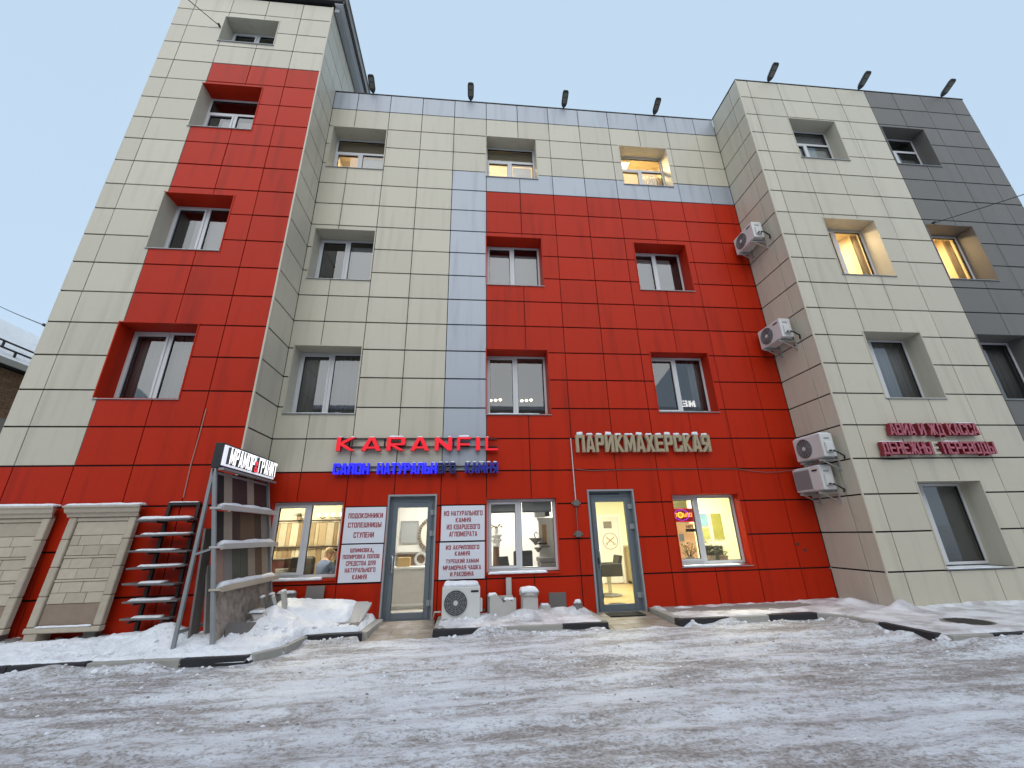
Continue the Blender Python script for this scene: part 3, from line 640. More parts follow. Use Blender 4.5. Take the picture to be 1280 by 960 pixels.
# left wing roof: profiled sheet with boxed eaves on the right
B(LE - 0.1, XL + 0.32, -D1 - 0.1, 8.2, 16.66, 16.70).build('roof_deck', 'cap', bld)
mb = MB()
x = LE - 0.12
while x < XL + 0.36:
    mb.add([(x, -D1 - 0.14, 16.72), (x + 0.06, -D1 - 0.14, 16.76), (x + 0.12, -D1 - 0.14, 16.72), (x, 8.2, 16.72), (x + 0.06, 8.2, 16.76), (x + 0.12, 8.2, 16.72)], [(0, 1, 4, 3), (1, 2, 5, 4)]); x += 0.12
rs = mb.build('roof_sheet', 'trim', bld)
B(XL + 0.04, XL + 0.30, -D1 - 0.04, 8.1, 16.60, 16.655).build('soffit', 'pvc', bld)
B(XL + 0.30, XL + 0.34, -D1 - 0.1, 8.2, 16.56, 16.715).build('fascia', 'cap', bld)
B(XL + 0.03, XL + 0.16, -D1 + 0.05, 8.1, 16.40, 16.60).build('frieze_board', 'alul', bld)
# light metal corner angles
MB().box(XL - 0.03, XL + 0.006, -D1 - 0.006, -D1 + 0.03, 0.05, 16.52).build('corner_trim', 'cream', bld)
MB().tube([(XR + 0.012, -D2 + 0.012, 0.05), (XR + 0.012, -D2 + 0.012, zr(0))], 0.022, 8).build('corner_trim', 'cream', bld)

# ------------------------------------------------------------------ windows
def room(x0, x1, y0, y1, z0, z1, mat, name='room', floor=None, parent=None):
    # an open-fronted room shell with thick walls behind a window
    t = 0.06; mb = MB()
    mb.cur = 0
    mb.box(x0 - t, x0, y0, y1, z0 - t, z1 + t).box(x1, x1 + t, y0, y1, z0 - t, z1 + t).box(x0 - t, x1 + t, y1, y1 + t, z0 - t, z1 + t).box(x0, x1, y0, y1 - .001, z1, z1 + t)
    mb.cur = 1; mb.box(x0, x1, y0, y1 - .001, z0 - t, z0)
    return mb.build(name, [mat, floor or mat], parent or bld)
MAT['blind'] = M('grey_blind', (0.34, 0.345, 0.35), 0.8, var=0.15, stretch=(8, 1, 0.3))
MAT['blindd'] = M('dark_blind', (0.24, 0.235, 0.225), 0.8, var=0.25, stretch=(9, 1, 0.3))
MAT['curt'] = M('beige_curtain', (0.45, 0.36, 0.22), 0.8, var=0.3, stretch=(10, 1, 0.3))
MAT['board'] = M('beige_board', (0.33, 0.27, 0.17), 0.8, var=0.25, stretch=(1, 1, 10))
MAT['paper'] = M('white_paper', (0.62, 0.62, 0.60), 0.8, var=0.1)
MAT['roomw'] = M('room_wall', (0.70, 0.66, 0.55), 0.85, var=0.06)
MAT['roomy'] = M('room_wall_yellow', (0.74, 0.74, 0.55), 0.85, var=0.04)
MAT['roomn'] = M('room_wall_white', (0.74, 0.73, 0.69), 0.85, var=0.04)
MAT['warmroom'] = M('warm_room_wall', (0.74, 0.64, 0.46), 0.85, var=0.1)
def curtain(x0, x1, y, z0, z1, mat, parent, amp=0.02, fold=0.11, name='curtain'):
    n = max(6, int((x1 - x0) / 0.02)); vs = []; fs = []
    for i in range(n + 1):
        x = x0 + (x1 - x0) * i / n; yy = y + amp * math.sin(2 * math.pi * x / fold) + amp * 0.6 * math.sin(2 * math.pi * x / (fold * 2.7) + 1)
        vs += [(x, yy, z0), (x, yy, z1), (x, yy + 0.006, z0), (x, yy + 0.006, z1)]
    for i in range(n):
        a = i * 4; b = a + 4; fs += [(a, b, b + 1, a + 1), (a + 2, a + 3, b + 3, b + 2), (a + 1, b + 1, b + 3, a + 3), (a, a + 2, b + 2, b)]
    return MB().add(vs, fs).build(name, mat, parent, smooth=True)
def ceiling_light(x, y, z, power, col, label, sx=0.6, sy=0.6, cat='lamp', group='ceiling lights inside the rooms'):
    o = thing('ceiling_light', label, cat, (x, y, z - 0.04), group)
    B(x - sx / 2 - .03, x + sx / 2 + .03, y - sy / 2 - .03, y + sy / 2 + .03, z - 0.03, z).build('housing', 'pvc', o)
    B(x - sx / 2, x + sx / 2, y - sy / 2, y + sy / 2, z - 0.04, z - 0.03).build('diffuser', emis('lit_diffuser', col, 3.0, (0.8, 0.8, 0.8)), o)
    ld = bpy.data.lights.new('lamp_light', 'AREA'); ld.shape = 'RECTANGLE'; ld.size = sx; ld.size_y = sy; ld.energy = power; ld.color = col
    lo = bpy.data.objects.new('lamp_light', ld); COL.objects.link(lo); lo.parent = o; lo.location = (0, 0, -0.02)
    return o
def window(rect, plane, depth, style='two', heads=('cream',) * 3, blind=None, roomm='darkroom', rd=1.8, light=None, sill='alul', snow=0.0, glass='glass', makeroom=True, split=0.5):
    x0, x1, z0, z1 = rect; y0 = plane; y1 = plane + depth
    w = bpy.data.objects.new('window', None); COL.objects.link(w); w.parent = bld
    hm, lm, rm = heads
    B(x0 - 0.02, x1 + 0.02, y0 - 0.014, y1 + 0.10, z1 - 0.004, z1 + 0.018).build('head_reveal', hm, w)
    B(x0 - 0.018, x0 + 0.004, y0 - 0.012, y1 + 0.10, z0, z1 - .0045).build('side_reveal', lm, w)
    B(x1 - 0.004, x1 + 0.018, y0 - 0.012, y1 + 0.10, z0, z1 - .0045).build('side_reveal', rm, w)
    MB().add([(x0 - 0.018, y0 - 0.03, z0 - 0.022), (x1 + 0.018, y0 - 0.03, z0 - 0.022), (x1 + 0.018, y1 + .05, z0 + 0.004), (x0 - 0.018, y1 + .05, z0 + 0.004),
              (x0 - 0.018, y0 - 0.03, z0 - 0.034), (x1 + 0.018, y0 - 0.03, z0 - 0.034), (x1 + 0.018, y1 + .05, z0 - 0.03), (x0 - 0.018, y1 + .05, z0 - 0.03)],
             [(0, 1, 2, 3), (4, 7, 6, 5), (0, 4, 5, 1), (1, 5, 6, 2), (3, 2, 6, 7), (0, 3, 7, 4)]).build('sill', sill, w)
    if snow: snowcap(w, x0 + 0.02, x1 - 0.25, y0 - 0.04, y1 - 0.01, z0 - 0.016, snow, int(x0 * 10) % 17)
    F = 0.055; fy0, fy1 = y1, y1 + 0.07
    zi1 = z1 - 0.012; zi0 = z0 + 0.02; zb = zi0
    MB().box(x0 + .004, x1 - .004, fy0, fy1, zi0, zi0 + F).box(x0 + .004, x1 - .004, fy0, fy1, zi1 - F, zi1).box(x0 + .004, x0 + F, fy0, fy1, zi0 + F, zi1 - F).box(x1 - F, x1 - .004, fy0, fy1, zi0 + F, zi1 - F).build('frame', 'pvc', w)
    panes = []; zt = zi1 - F
    xm = x0 + (x1 - x0) * split
    if style == 'transom':
        zc = z0 + (z1 - z0) * 0.63
        B(x0 + F, x1 - F, fy0 - .004, fy1, zc - 0.035, zc + 0.035).build('transom_bar', 'pvc', w)
        panes.append((x0 + F, x1 - F, zc + 0.035, zt)); zt = zc - 0.035
    B(xm - 0.04, xm + 0.04, fy0 - .003, fy1, zi0 + F, zt).build('mullion', 'pvc', w)
    panes += [(x0 + F, xm - 0.04, zi0 + F, zt), (xm + 0.04, x1 - F, zi0 + F, zt)]
    # opening sash in the left light
    a, b, c, d = panes[-2]; s = 0.045
    sh = MB().box(a, b, fy0 - 0.02, fy1 - .01, c, c + s).box(a, b, fy0 - 0.02, fy1 - .01, d - s, d).box(a, a + s, fy0 - 0.02, fy1 - .01, c + s, d - s).box(b - s, b, fy0 - 0.02, fy1 - .01, c + s, d - s).build('sash', 'pvc', w)
    panes[-2] = (a + s, b - s, c + s, d - s)
    for (a, b, c, d) in panes:
        g = 0.008
        MB().box(a, b, fy0 + .012, fy1 - .014, c, c + g).box(a, b, fy0 + .012, fy1 - .014, d - g, d).box(a, a + g, fy0 + .012, fy1 - .014, c + g, d - g).box(b - g, b, fy0 + .012, fy1 - .014, c + g, d - g).build('gasket', 'gasket', w)
        MB().add([(a, fy0 + 0.03, c), (b, fy0 + 0.03, c), (b, fy0 + 0.03, d), (a, fy0 + 0.03, d)], [(0, 1, 2, 3)]).build('pane', glass, w)
    if makeroom:
        room(x0 - 0.25, x1 + 0.25, y1 + 0.075, y1 + rd, z0 - 0.6, z1 + 0.35, roomm, parent=w, name='room_shell')
        # wall strips between the frame and the room shell
        MB().box(x0 - 0.31, x0 + 0.02, y1 + 0.071, y1 + 0.10, z0 - 0.66, z1 + 0.41).box(x1 - 0.02, x1 + 0.31, y1 + 0.071, y1 + 0.10, z0 - 0.66, z1 + 0.41).box(x0 + .02, x1 - .02, y1 + 0.071, y1 + 0.10, z1 - 0.02, z1 + 0.41).box(x0 + .02, x1 - .02, y1 + 0.071, y1 + 0.10, z0 - 0.66, z0 + 0.03).build('inner_wall', roomm, w)
    for bd in (blind or []):
        kind, a, b, c, d, m = bd; fx = lambda t: x0 + (x1 - x0) * t; fz = lambda t: z0 + (z1 - z0) * t
        if kind == 'flat': B(fx(a), fx(b), y1 + 0.115, y1 + 0.125, fz(c), fz(d)).build('blind', m, w)
        elif kind == 'slats':
            n = int((fz(d) - fz(c)) / 0.05); 
            for i in range(n):
                zc_ = fz(c) + (i + .5) * 0.05; MB().obox(((fx(a) + fx(b)) / 2, y1 + 0.13, zc_), (fx(b) - fx(a), 0.045, 0.002), Euler((R(50), 0, 0)).to_matrix()).build('slat', m, w)
        else: curtain(fx(a), fx(b), y1 + 0.16, fz(c), fz(d), m, w)
    return w
C3 = ('cream',) * 3; R3 = ('red',) * 3; G3 = ('grey',) * 3
# recessed front, second floor up
window(WR[3], 0, 0.40, heads=C3, blind=[('cur', 0, 1, 0, 1, 'blindd')], snow=0.02)
window(WR[4], 0, 0.40, heads=R3, snow=0.03)
window(WR[5], 0, 0.32, heads=R3, blind=[('cur', 0.78, 1, 0, 1, 'blindd')], snow=0.02)
window(WR[6], 0, 0.42, heads=C3, blind=[('flat', 0.42, 1, 0, 0.9, 'blind')])
window(WR[7], 0, 0.42, heads=R3, blind=[('flat', 0, 1, 0, 0.86, 'blind')])
window(WR[8], 0, 0.42, heads=R3, blind=[('flat', 0, 0.84, 0, 0.9, 'blind')])
window(WR[9], 0, 0.40, 'transom', heads=C3, blind=[('flat', 0, 1, 0.62, 1, 'board'), ('flat', 0.5, 1, 0, 0.6, 'paper')], roomm='warmroom')
window(WR[10], 0, 0.38, 'transom', heads=C3, blind=[('flat', 0, 1, 0.62, 1, 'board'), ('slats', 0, 0.46, 0.02, 0.6, 'paper'), ('flat', 0.55, 0.93, 0.02, 0.58, 'paper')], roomm='warmroom')
window(WR[11], 0, 0.38, 'transom', heads=C3, blind=[('cur', 0.5, 1, 0, 0.6, 'curt')], roomm='warmroom')
# left wing
window(LW[0], -D1, 0.40, heads=R3, blind=[('cur', 0, 1, 0, 1, 'blindd')])
window(LW[1], -D1, 0.42, heads=('red', 'cream', 'red'), blind=[('flat', 0.3, 1, 0, 0.78, 'blind')])
window(LW[2], -D1, 0.40, 'transom', heads=('red', 'cream', 'red'), blind=[('flat', 0.25, 1, 0, 0.55, 'blind')])
window(LW[3], -D1, 0.40, heads=C3)
# right wing
window(RW[0], -D2, 0.40, heads=C3, blind=[('flat', 0.3, 1, 0, 1, 'blindd')], split=0.36, snow=0.015)
window(RW[1], -D2, 0.40, heads=C3, blind=[('cur', 0.36, 1, 0, 1, 'blind')], split=0.36)
window(RW[2], -D2, 0.40, heads=G3, blind=[('cur', 0.3, 1, 0, 1, 'blindd')], split=0.36)
window(RW[3], -D2, 0.40, heads=C3, blind=[('cur', 0.86, 1, 0, 1, 'curt')], roomm='warmroom', split=0.42)
window(RW[4], -D2, 0.40, heads=G3, blind=[('cur', 0.84, 1, 0, 1, 'curt')], roomm='warmroom', split=0.36)
window(RW[5], -D2, 0.36, 'transom', heads=C3, blind=[('flat', 0, 1, 0.62, 1, 'blind'), ('flat', 0.3, 1, 0, 0.6, 'paper')], split=0.45)
window(RW[6], -D2, 0.36, 'transom', heads=G3, blind=[('flat', 0.42, 1, 0, 0.5, 'blindd')], split=0.45)
window(RW[7], -D2, 0.40, heads=G3, blind=[('flat', 0.3, 1, 0, 1, 'blindd')])
warm = (1.0, 0.78, 0.42)
ceiling_light(-4.1, 1.0, 13.28, 30, warm, 'small ceiling lamp in the top floor room beside the left wing', 0.3, 0.3)
ceiling_light(0.45, 1.1, 13.30, 80, (1.0, 0.84, 0.5), 'small ceiling lamp in the top floor room above the silver column', 0.3, 0.3)
ceiling_light(4.7, 1.0, 13.28, 90, warm, 'small ceiling lamp in the top floor room nearest the right wing', 0.3, 0.3)
ceiling_light(9.6, -0.1, 9.54, 80, (1.0, 0.74, 0.40), 'small ceiling lamp in the warm lit cream wing room', 0.3, 0.3)
ceiling_light(12.5, -0.1, 9.52, 70, (1.0, 0.70, 0.34), 'small ceiling lamp in the warm lit grey wing room', 0.3, 0.3)
for x, l in ((0.30, 'left'), (1.15, 'right')):  # lit lamps added in the room to imitate reflections in the glass
    o = thing('chandelier', 'small %s chandelier glowing low in the second floor window over the silver column' % l, 'lamp', (x, 1.5, 4.9), 'chandeliers in the second floor room')
    MB().tube([(x, 1.5, 6.17), (x, 1.5, 4.93)], .006, 5).build('stem', 'iron', o)
    for k in range(3):
        dx = (k - 1) * .13; MB().tube([(x, 1.5, 4.95), (x + dx * .6, 1.5, 4.93), (x + dx, 1.5, 4.96)], .006, 5).build('arm', 'iron', o); MB().lathe([(.02, 0), (.045, .03), (.04, .05), (.01, .065)], (x + dx, 1.5, 4.955 + .012 * k), 10).build('shade', emis('lit_chandelier_shade', (1, .88, .6), 4.0) if (k == 0 and x < .5) else bpy.data.materials['lit_chandelier_shade'], o)
# ground floor windows (their rooms are shared)
window(WR[0], 0, 0.10, heads=R3, sill='red', snow=0.05, glass='glassc', makeroom=False, split=0.5)
window(WR[1], 0, 0.13, heads=R3, sill='red', snow=0.045, glass='glassc', makeroom=False, split=0.47)
window(WR[2], 0, 0.22, heads=R3, sill='alul', snow=0.03, glass='glassc', makeroom=False, split=0.42)

# ------------------------------------------------------------------ doors
def door(rect, hinge_right=True):
    x0, x1, _, z1 = rect; d = bpy.data.objects.new('door', None); COL.objects.link(d); d.parent = bld
    MB().box(x0, x0 + 0.035, -0.03, 0.16, 0.03, z1).box(x1 - 0.035, x1, -0.03, 0.16, 0.03, z1).box(x0, x1, -0.03, 0.16, z1 - .001, z1 + 0.035).build('door_surround', 'alul', d, bevel=0.003)
    a, b, t = x0 + 0.036, x1 - 0.036, z1 - 0.003
    MB().box(a, a + 0.06, 0.10, 0.18, 0.03, t).box(b - 0.06, b, 0.10, 0.18, 0.03, t).box(a + .06, b - .06, 0.10, 0.18, t - 0.12, t).build('door_frame', 'alu', d, bevel=0.003)
    a += 0.063; b -= 0.063; t -= 0.125; y0, y1 = 0.085, 0.15; S = 0.095
    MB().box(a, a + S, y0, y1, 0.045, t).box(b - S, b, y0, y1, 0.045, t).box(a + S, b - S, y0, y1, t - S, t).box(a + S, b - S, y0, y1, 0.045, 0.045 + 0.115).build('leaf_frame', 'alu', d, bevel=0.004)
    MB().add([(a + S, 0.115, 0.16), (b - S, 0.115, 0.16), (b - S, 0.115, t - S), (a + S, 0.115, t - S)], [(0, 1, 2, 3)]).build('pane', 'glassc', d)
    hx = a + 0.055
    hd = MB().tube([(hx, y0, 1.20), (hx, y0 - 0.06, 1.20), (hx + 0.02, y0 - 0.075, 1.18), (hx + 0.02, y0 - 0.075, 0.90), (hx, y0 - 0.06, 0.87), (hx, y0, 0.87)], 0.013, 8).build('handle', 'steel', d, smooth=True)
    B(hx - .02, hx + .02, y0 - 0.012, y0 + .001, 0.93, 1.05).build('lock_plate', 'black', d, bevel=0.003)
    for z in (t - 0.2, t - 0.62, 0.32):
        MB().box(b - 0.035, b + 0.075, y0 - 0.022, y0 + .001, z - 0.05, z + 0.05).tube([(b + 0.01, y0 - 0.03, z - 0.055), (b + 0.01, y0 - 0.03, z + 0.055)], 0.016, 8).build('hinge', 'alul', d)
    B(a - .06, b + .06, 0.06, 0.18, 0.0, 0.044).build('threshold', 'alu', d)
    return d
door(DR[0]); door(DR[1])
MB().box(2.3, 2.98, 0.094, 0.102, 2.345, 2.37).build('door_closer', 'black', bld)

# ------------------------------------------------------------------ ground floor rooms
MAT['parq'] = M('parquet', (0.55, 0.40, 0.20), 0.35, col2=(0.40, 0.26, 0.11), vscale=2.0, stretch=(1, 6, 1))
MAT['tilef'] = M('pale_floor_tile', (0.55, 0.52, 0.47), 0.3)
room(-6.6, -2.45, 0.22, 3.35, 0.04, 2.95, 'roomw', floor='tilef')
room(-2.33, 1.78, 0.22, 3.2, 0.04, 2.95, 'roomn', floor='tilef')
room(1.92, 7.35, 0.31, 4.75, 0.04, 2.95, 'roomy', floor='parq')
# inner faces of the front wall between the openings
mbw = MB()
for a, b, c, d, y in [(-6.6, -4.34, 0.04, 2.95, .185), (-4.34, -2.97, 0.04, 0.84, .185), (-4.34, -2.97, 2.27, 2.95, .185), (-2.97, -2.40, 0.04, 2.95, .185), (-2.40, -2.04, 0.04, 2.95, .185), (-2.04, -1.07, 2.36, 2.95, .185), (-1.07, 0.02, 0.04, 2.95, .215), (0.02, 1.50, 0.04, 0.85, .215), (0.02, 1.50, 2.27, 2.95, .215), (1.50, 1.85, 0.04, 2.95, .215)]:
    mbw.box(a, b, y, y + 0.034, c, d)
mbw.build('inner_front_wall', 'roomn', bld)
mbw = MB()
for a, b, c, d in [(1.92, 2.24, 0.04, 2.95), (2.24, 3.25, 2.40, 2.95), (3.25, 4.17, 0.04, 2.95), (4.17, 5.72, 0.04, 0.86), (4.17, 5.72, 2.31, 2.95), (5.72, 7.35, 0.04, 2.95)]:
    mbw.box(a, b, 0.305 if a > 3.9 else 0.2, 0.34, c, d)
mbw.build('inner_front_wall', 'roomy', bld)
MB().box(1.925, 7.34, 4.70, 4.745, 0.05, 1.14).build('wainscot', M('beige_wainscot', (0.50, 0.40, 0.24), 0.7), bld)
ceiling_light(-4.9, 1.7, 2.95, 150, (1.0, 0.88, 0.62), 'square ceiling panel lamp over the desk in the stone shop', 1.0, 0.6)
ceiling_light(-1.4, 1.5, 2.95, 70, (1.0, 0.96, 0.88), 'square ceiling panel lamp behind the stone shop door', 0.6, 0.6)
ceiling_light(0.9, 1.9, 2.95, 60, (1.0, 0.97, 0.90), 'square ceiling panel lamp over the stone pedestal', 0.6, 0.6)
ceiling_light(3.6, 2.3, 2.95, 140, (1.0, 0.97, 0.74), 'square ceiling panel lamp over the barber chair', 0.9, 0.6)
ceiling_light(5.9, 1.5, 2.95, 130, (1.0, 0.97, 0.76), 'square ceiling panel lamp behind the open sign', 0.9, 0.6)
# ================================================================== SIGNS
ER = emis('lit_red_acrylic', (1.0, 0.004, 0.022), 0.62, (0.3, 0.004, 0.01)); EB = emis('lit_blue_acrylic', (0.012, 0.012, 1.0), 0.95, (0.02, 0.02, 0.5))
MAT['redside'] = M('red_letter_side', (0.42, 0.012, 0.02), 0.4); MAT['blueside'] = emis('blue_letter_side', (0.01, 0.01, 0.8), 0.45, (0.01, 0.01, 0.35)); MAT['navy'] = M('unlit_blue_letter', (0.012, 0.016, 0.13), 0.4); EBD = emis('dim_blue_acrylic', (0.012, 0.014, 0.8), 0.16, (0.012, 0.016, 0.13))
MAT['tan'] = M('tan_letter', (0.40, 0.32, 0.19), 0.55, var=0.2, vscale=20); MAT['tanside'] = M('pale_letter_edge', (0.56, 0.50, 0.40), 0.5)
MAT['pinkf'] = M('faded_pink_face', (0.44, 0.13, 0.17), 0.5, col2=(0.24, 0.03, 0.05), vscale=14, thr=(0.4, 0.65)); MAT['dred'] = M('dark_red_letter', (0.23, 0.012, 0.02), 0.5)
sg = thing('shop_sign', 'wide glowing red letters KARANFIL with snow on top', 'sign', (-1.5, -0.1, 3.3))
for z in (3.41, 3.585): MB().box(-3.2, 0.24, -0.045, -0.02, z - 0.012, z + 0.012).build('rail', 'iron', sg)
for i in range(5): MB().box(-3.0 + i * .75, -2.97 + i * .75, -0.02, 0.0, 3.40, 3.60).build('rail_bracket', 'iron', sg)
for ch, a, b in zip('KARANFIL', (-3.215, -2.695, -2.165, -1.66, -1.135, -0.655, -0.24, -0.035), (-2.83, -2.275, -1.77, -1.25, -0.76, -0.345, -0.145, 0.25)):
    link('letter', letter_mesh(ch, a, b, 3.305, 3.60, -0.15, 0.10, ['redside', ER], 0.23 if ch != 'I' else .3), sg)
    w = b - a
    if ch in 'KN': snowcap(sg, a + .01, a + w * .33, -0.145, -0.055, 3.60, 0.025, 1, res=.02); snowcap(sg, b - w * .3, b - .01, -0.145, -0.055, 3.60, 0.035, 2, res=.02)
    elif ch == 'A': snowcap(sg, a + w * .33, b - w * .33, -0.145, -0.055, 3.60, 0.03, 3, res=.02)
    elif ch in 'RF': snowcap(sg, a + .02, b - .03, -0.148, -0.052, 3.60, 0.065 if ch == 'F' else 0.045, 4, res=.02)
    else: snowcap(sg, a + .01, a + .09, -0.145, -0.055, 3.60, 0.03, 5, res=.02)
sg = thing('shop_sign', 'glowing blue Cyrillic letters under the red sign, the last ones unlit', 'sign', (-1.5, -0.1, 2.8))
MB().box(-3.2, 0.25, -0.045, -0.02, 2.965, 2.99).build('rail', 'iron', sg)
for i in range(5): MB().box(-3.0 + i * .75, -2.97 + i * .75, -0.02, 0.0, 2.95, 3.0).build('rail_bracket', 'iron', sg)
k = 0
for word, a, b in (('САЛОН', -3.225, -2.49), ('НАТУРАЛЬНОГО', -2.325, -0.67), ('КАМНЯ', -0.47, 0.25)):
    for c, p, q in layout(word, a, b, 0.10):
        k += 1; lit = k < 15; half = k in (15, 16)
        link('letter', letter_mesh(c, p, q, 2.815, 3.045, -0.14, 0.09, ['blueside' if lit else 'navy', EB if lit else (EBD if k > 17 else 'navy')], 0.31), sg)
        if k > 5 and k % 3 != 1 or not lit: snowcap(sg, p + .01, q - .01, -0.135, -0.055, 3.045, 0.035 if not lit else 0.018, k, res=.02)
MB().tube([(-0.66, -0.05, 2.84), (-0.655, -0.04, 2.76), (-0.66, -0.03, 2.70)], 0.008, 6).build('loose_cable', 'wire', sg)
sg = thing('shop_sign', 'tan block letter hairdresser sign with snow caps above the right door', 'sign', (3.6, -0.1, 3.26))
MB().box(2.03, 5.22, -0.045, -0.02, 3.565, 3.585).build('rail', 'iron', sg)
for i in range(5): MB().box(2.1 + i * .75, 2.13 + i * .75, -0.02, 0.0, 3.55, 3.60).build('rail_bracket', 'iron', sg)
for i, (c, p, q) in enumerate(layout('ПАРИКМАХЕРСКАЯ', 2.03, 5.235, 0.14)):
    link('letter', letter_mesh(c, p, q, 3.265, 3.655, -0.13, 0.085, ['tanside', 'tan'], 0.30), sg)
    snowcap(sg, p + .015, q - .015, -0.125, -0.05, 3.655, 0.05 + 0.03 * (i % 3 == 0), i, res=.02)
sg = thing('shop_sign', 'faded red ticket office letters in two rows on the cream wing', 'sign', (9.6, -D2 - .05, 2.95))
for z in (3.44, 3.53, 3.02, 3.12): MB().box(8.52, 10.6, -D2 - .035, -D2 - .015, z - .008, z + .008).build('rail', 'trim', sg)
for txt, a, b, z0, z1 in (('АВИА И ЖД КАССА', 8.50, 10.63, 3.35, 3.61), ('ДЕНЕЖНЫЕ ПЕРЕВОДЫ', 8.19, 10.85, 2.945, 3.205)):
    for c, p, q in layout(txt, a, b, 0.06):
        if c == ' ': continue
        bare = (c == 'Е' and 9.35 < p < 9.6)          # this letter has lost its red face
        link('letter', letter_mesh(c, p, q, z0, z1, -D2 - 0.125, 0.10, ['trim', 'cream'] if bare else ['dred', 'pinkf'], 0.28), sg)
snowcap(sg, 10.15, 10.6, -D2 - .12, -D2 - .03, 3.612, 0.02, 3, res=.02); snowcap(sg, 8.2, 8.75, -D2 - .12, -D2 - .03, 3.207, 0.02, 4, res=.02); snowcap(sg, 9.7, 10.05, -D2 - .12, -D2 - .03, 3.207, 0.025, 5, res=.02)
MB().tube([(8.0 + i * .12, -D2 - .012, 2.885 - 0.03 * math.sin(math.pi * i / 8)) for i in range(9)], 0.009, 6).build('loose_cable', 'wire', sg)
# four white boards beside the left door
def board(rect, lines, label):
    x0, x1, z0, z1 = rect; o = thing('notice_board', label, 'sign', ((x0 + x1) / 2, -0.01, z0), 'white boards beside the stone shop door')
    B(x0, x1, -0.022, -0.002, z0, z1).build('panel', 'signw', o, bevel=0.002)
    for t, a, b, c, d in lines: text_line('printed_line', t, x0 + (x1 - x0) * a, x0 + (x1 - x0) * b, z1 - (z1 - z0) * d, z1 - (z1 - z0) * c, -0.0255, 'ink', o)
board((-2.905, -2.085, 1.455, 2.152), [('ПОДОКОННИКИ', .09, .93, .17, .31), ('СТОЛЕШНИЦЫ', .10, .91, .43, .57), ('СТУПЕНИ', .26, .75, .70, .85)], 'white board upper left of the door listing window sills and steps')
board((-2.905, -2.088, 0.738, 1.43), [('ШЛИФОВКА,', .22, .78, .10, .21), ('ПОЛИРОВКА ПОЛОВ', .06, .93, .27, .38), ('СРЕДСТВА ДЛЯ', .15, .85, .44, .56), ('НАТУРАЛЬНОГО', .14, .86, .62, .74), ('КАМНЯ', .33, .67, .80, .92)], 'white board lower left of the door about polishing floors')
board((-0.945, -0.04, 1.455, 2.15), [('ИЗ НАТУРАЛЬНОГО', .06, .95, .15, .29), ('КАМНЯ', .33, .68, .35, .48), ('ИЗ КВАРЦЕВОГО', .13, .89, .54, .68), ('АГЛОМЕРАТА', .19, .83, .74, .88)], 'white board upper right of the door about quartz agglomerate')
board((-0.96, -0.04, 0.735, 1.425), [('ИЗ АКРИЛОВОГО', .14, .88, .08, .20), ('КАМНЯ', .34, .67, .25, .37), ('ТУРЕЦКИЙ ХАМАМ', .15, .87, .46, .57), ('МРАМОРНАЯ ЧАШКА', .09, .92, .63, .75), ('И РАКОВИНА', .25, .76, .80, .92)], 'white board lower right of the door about acrylic stone and sinks')

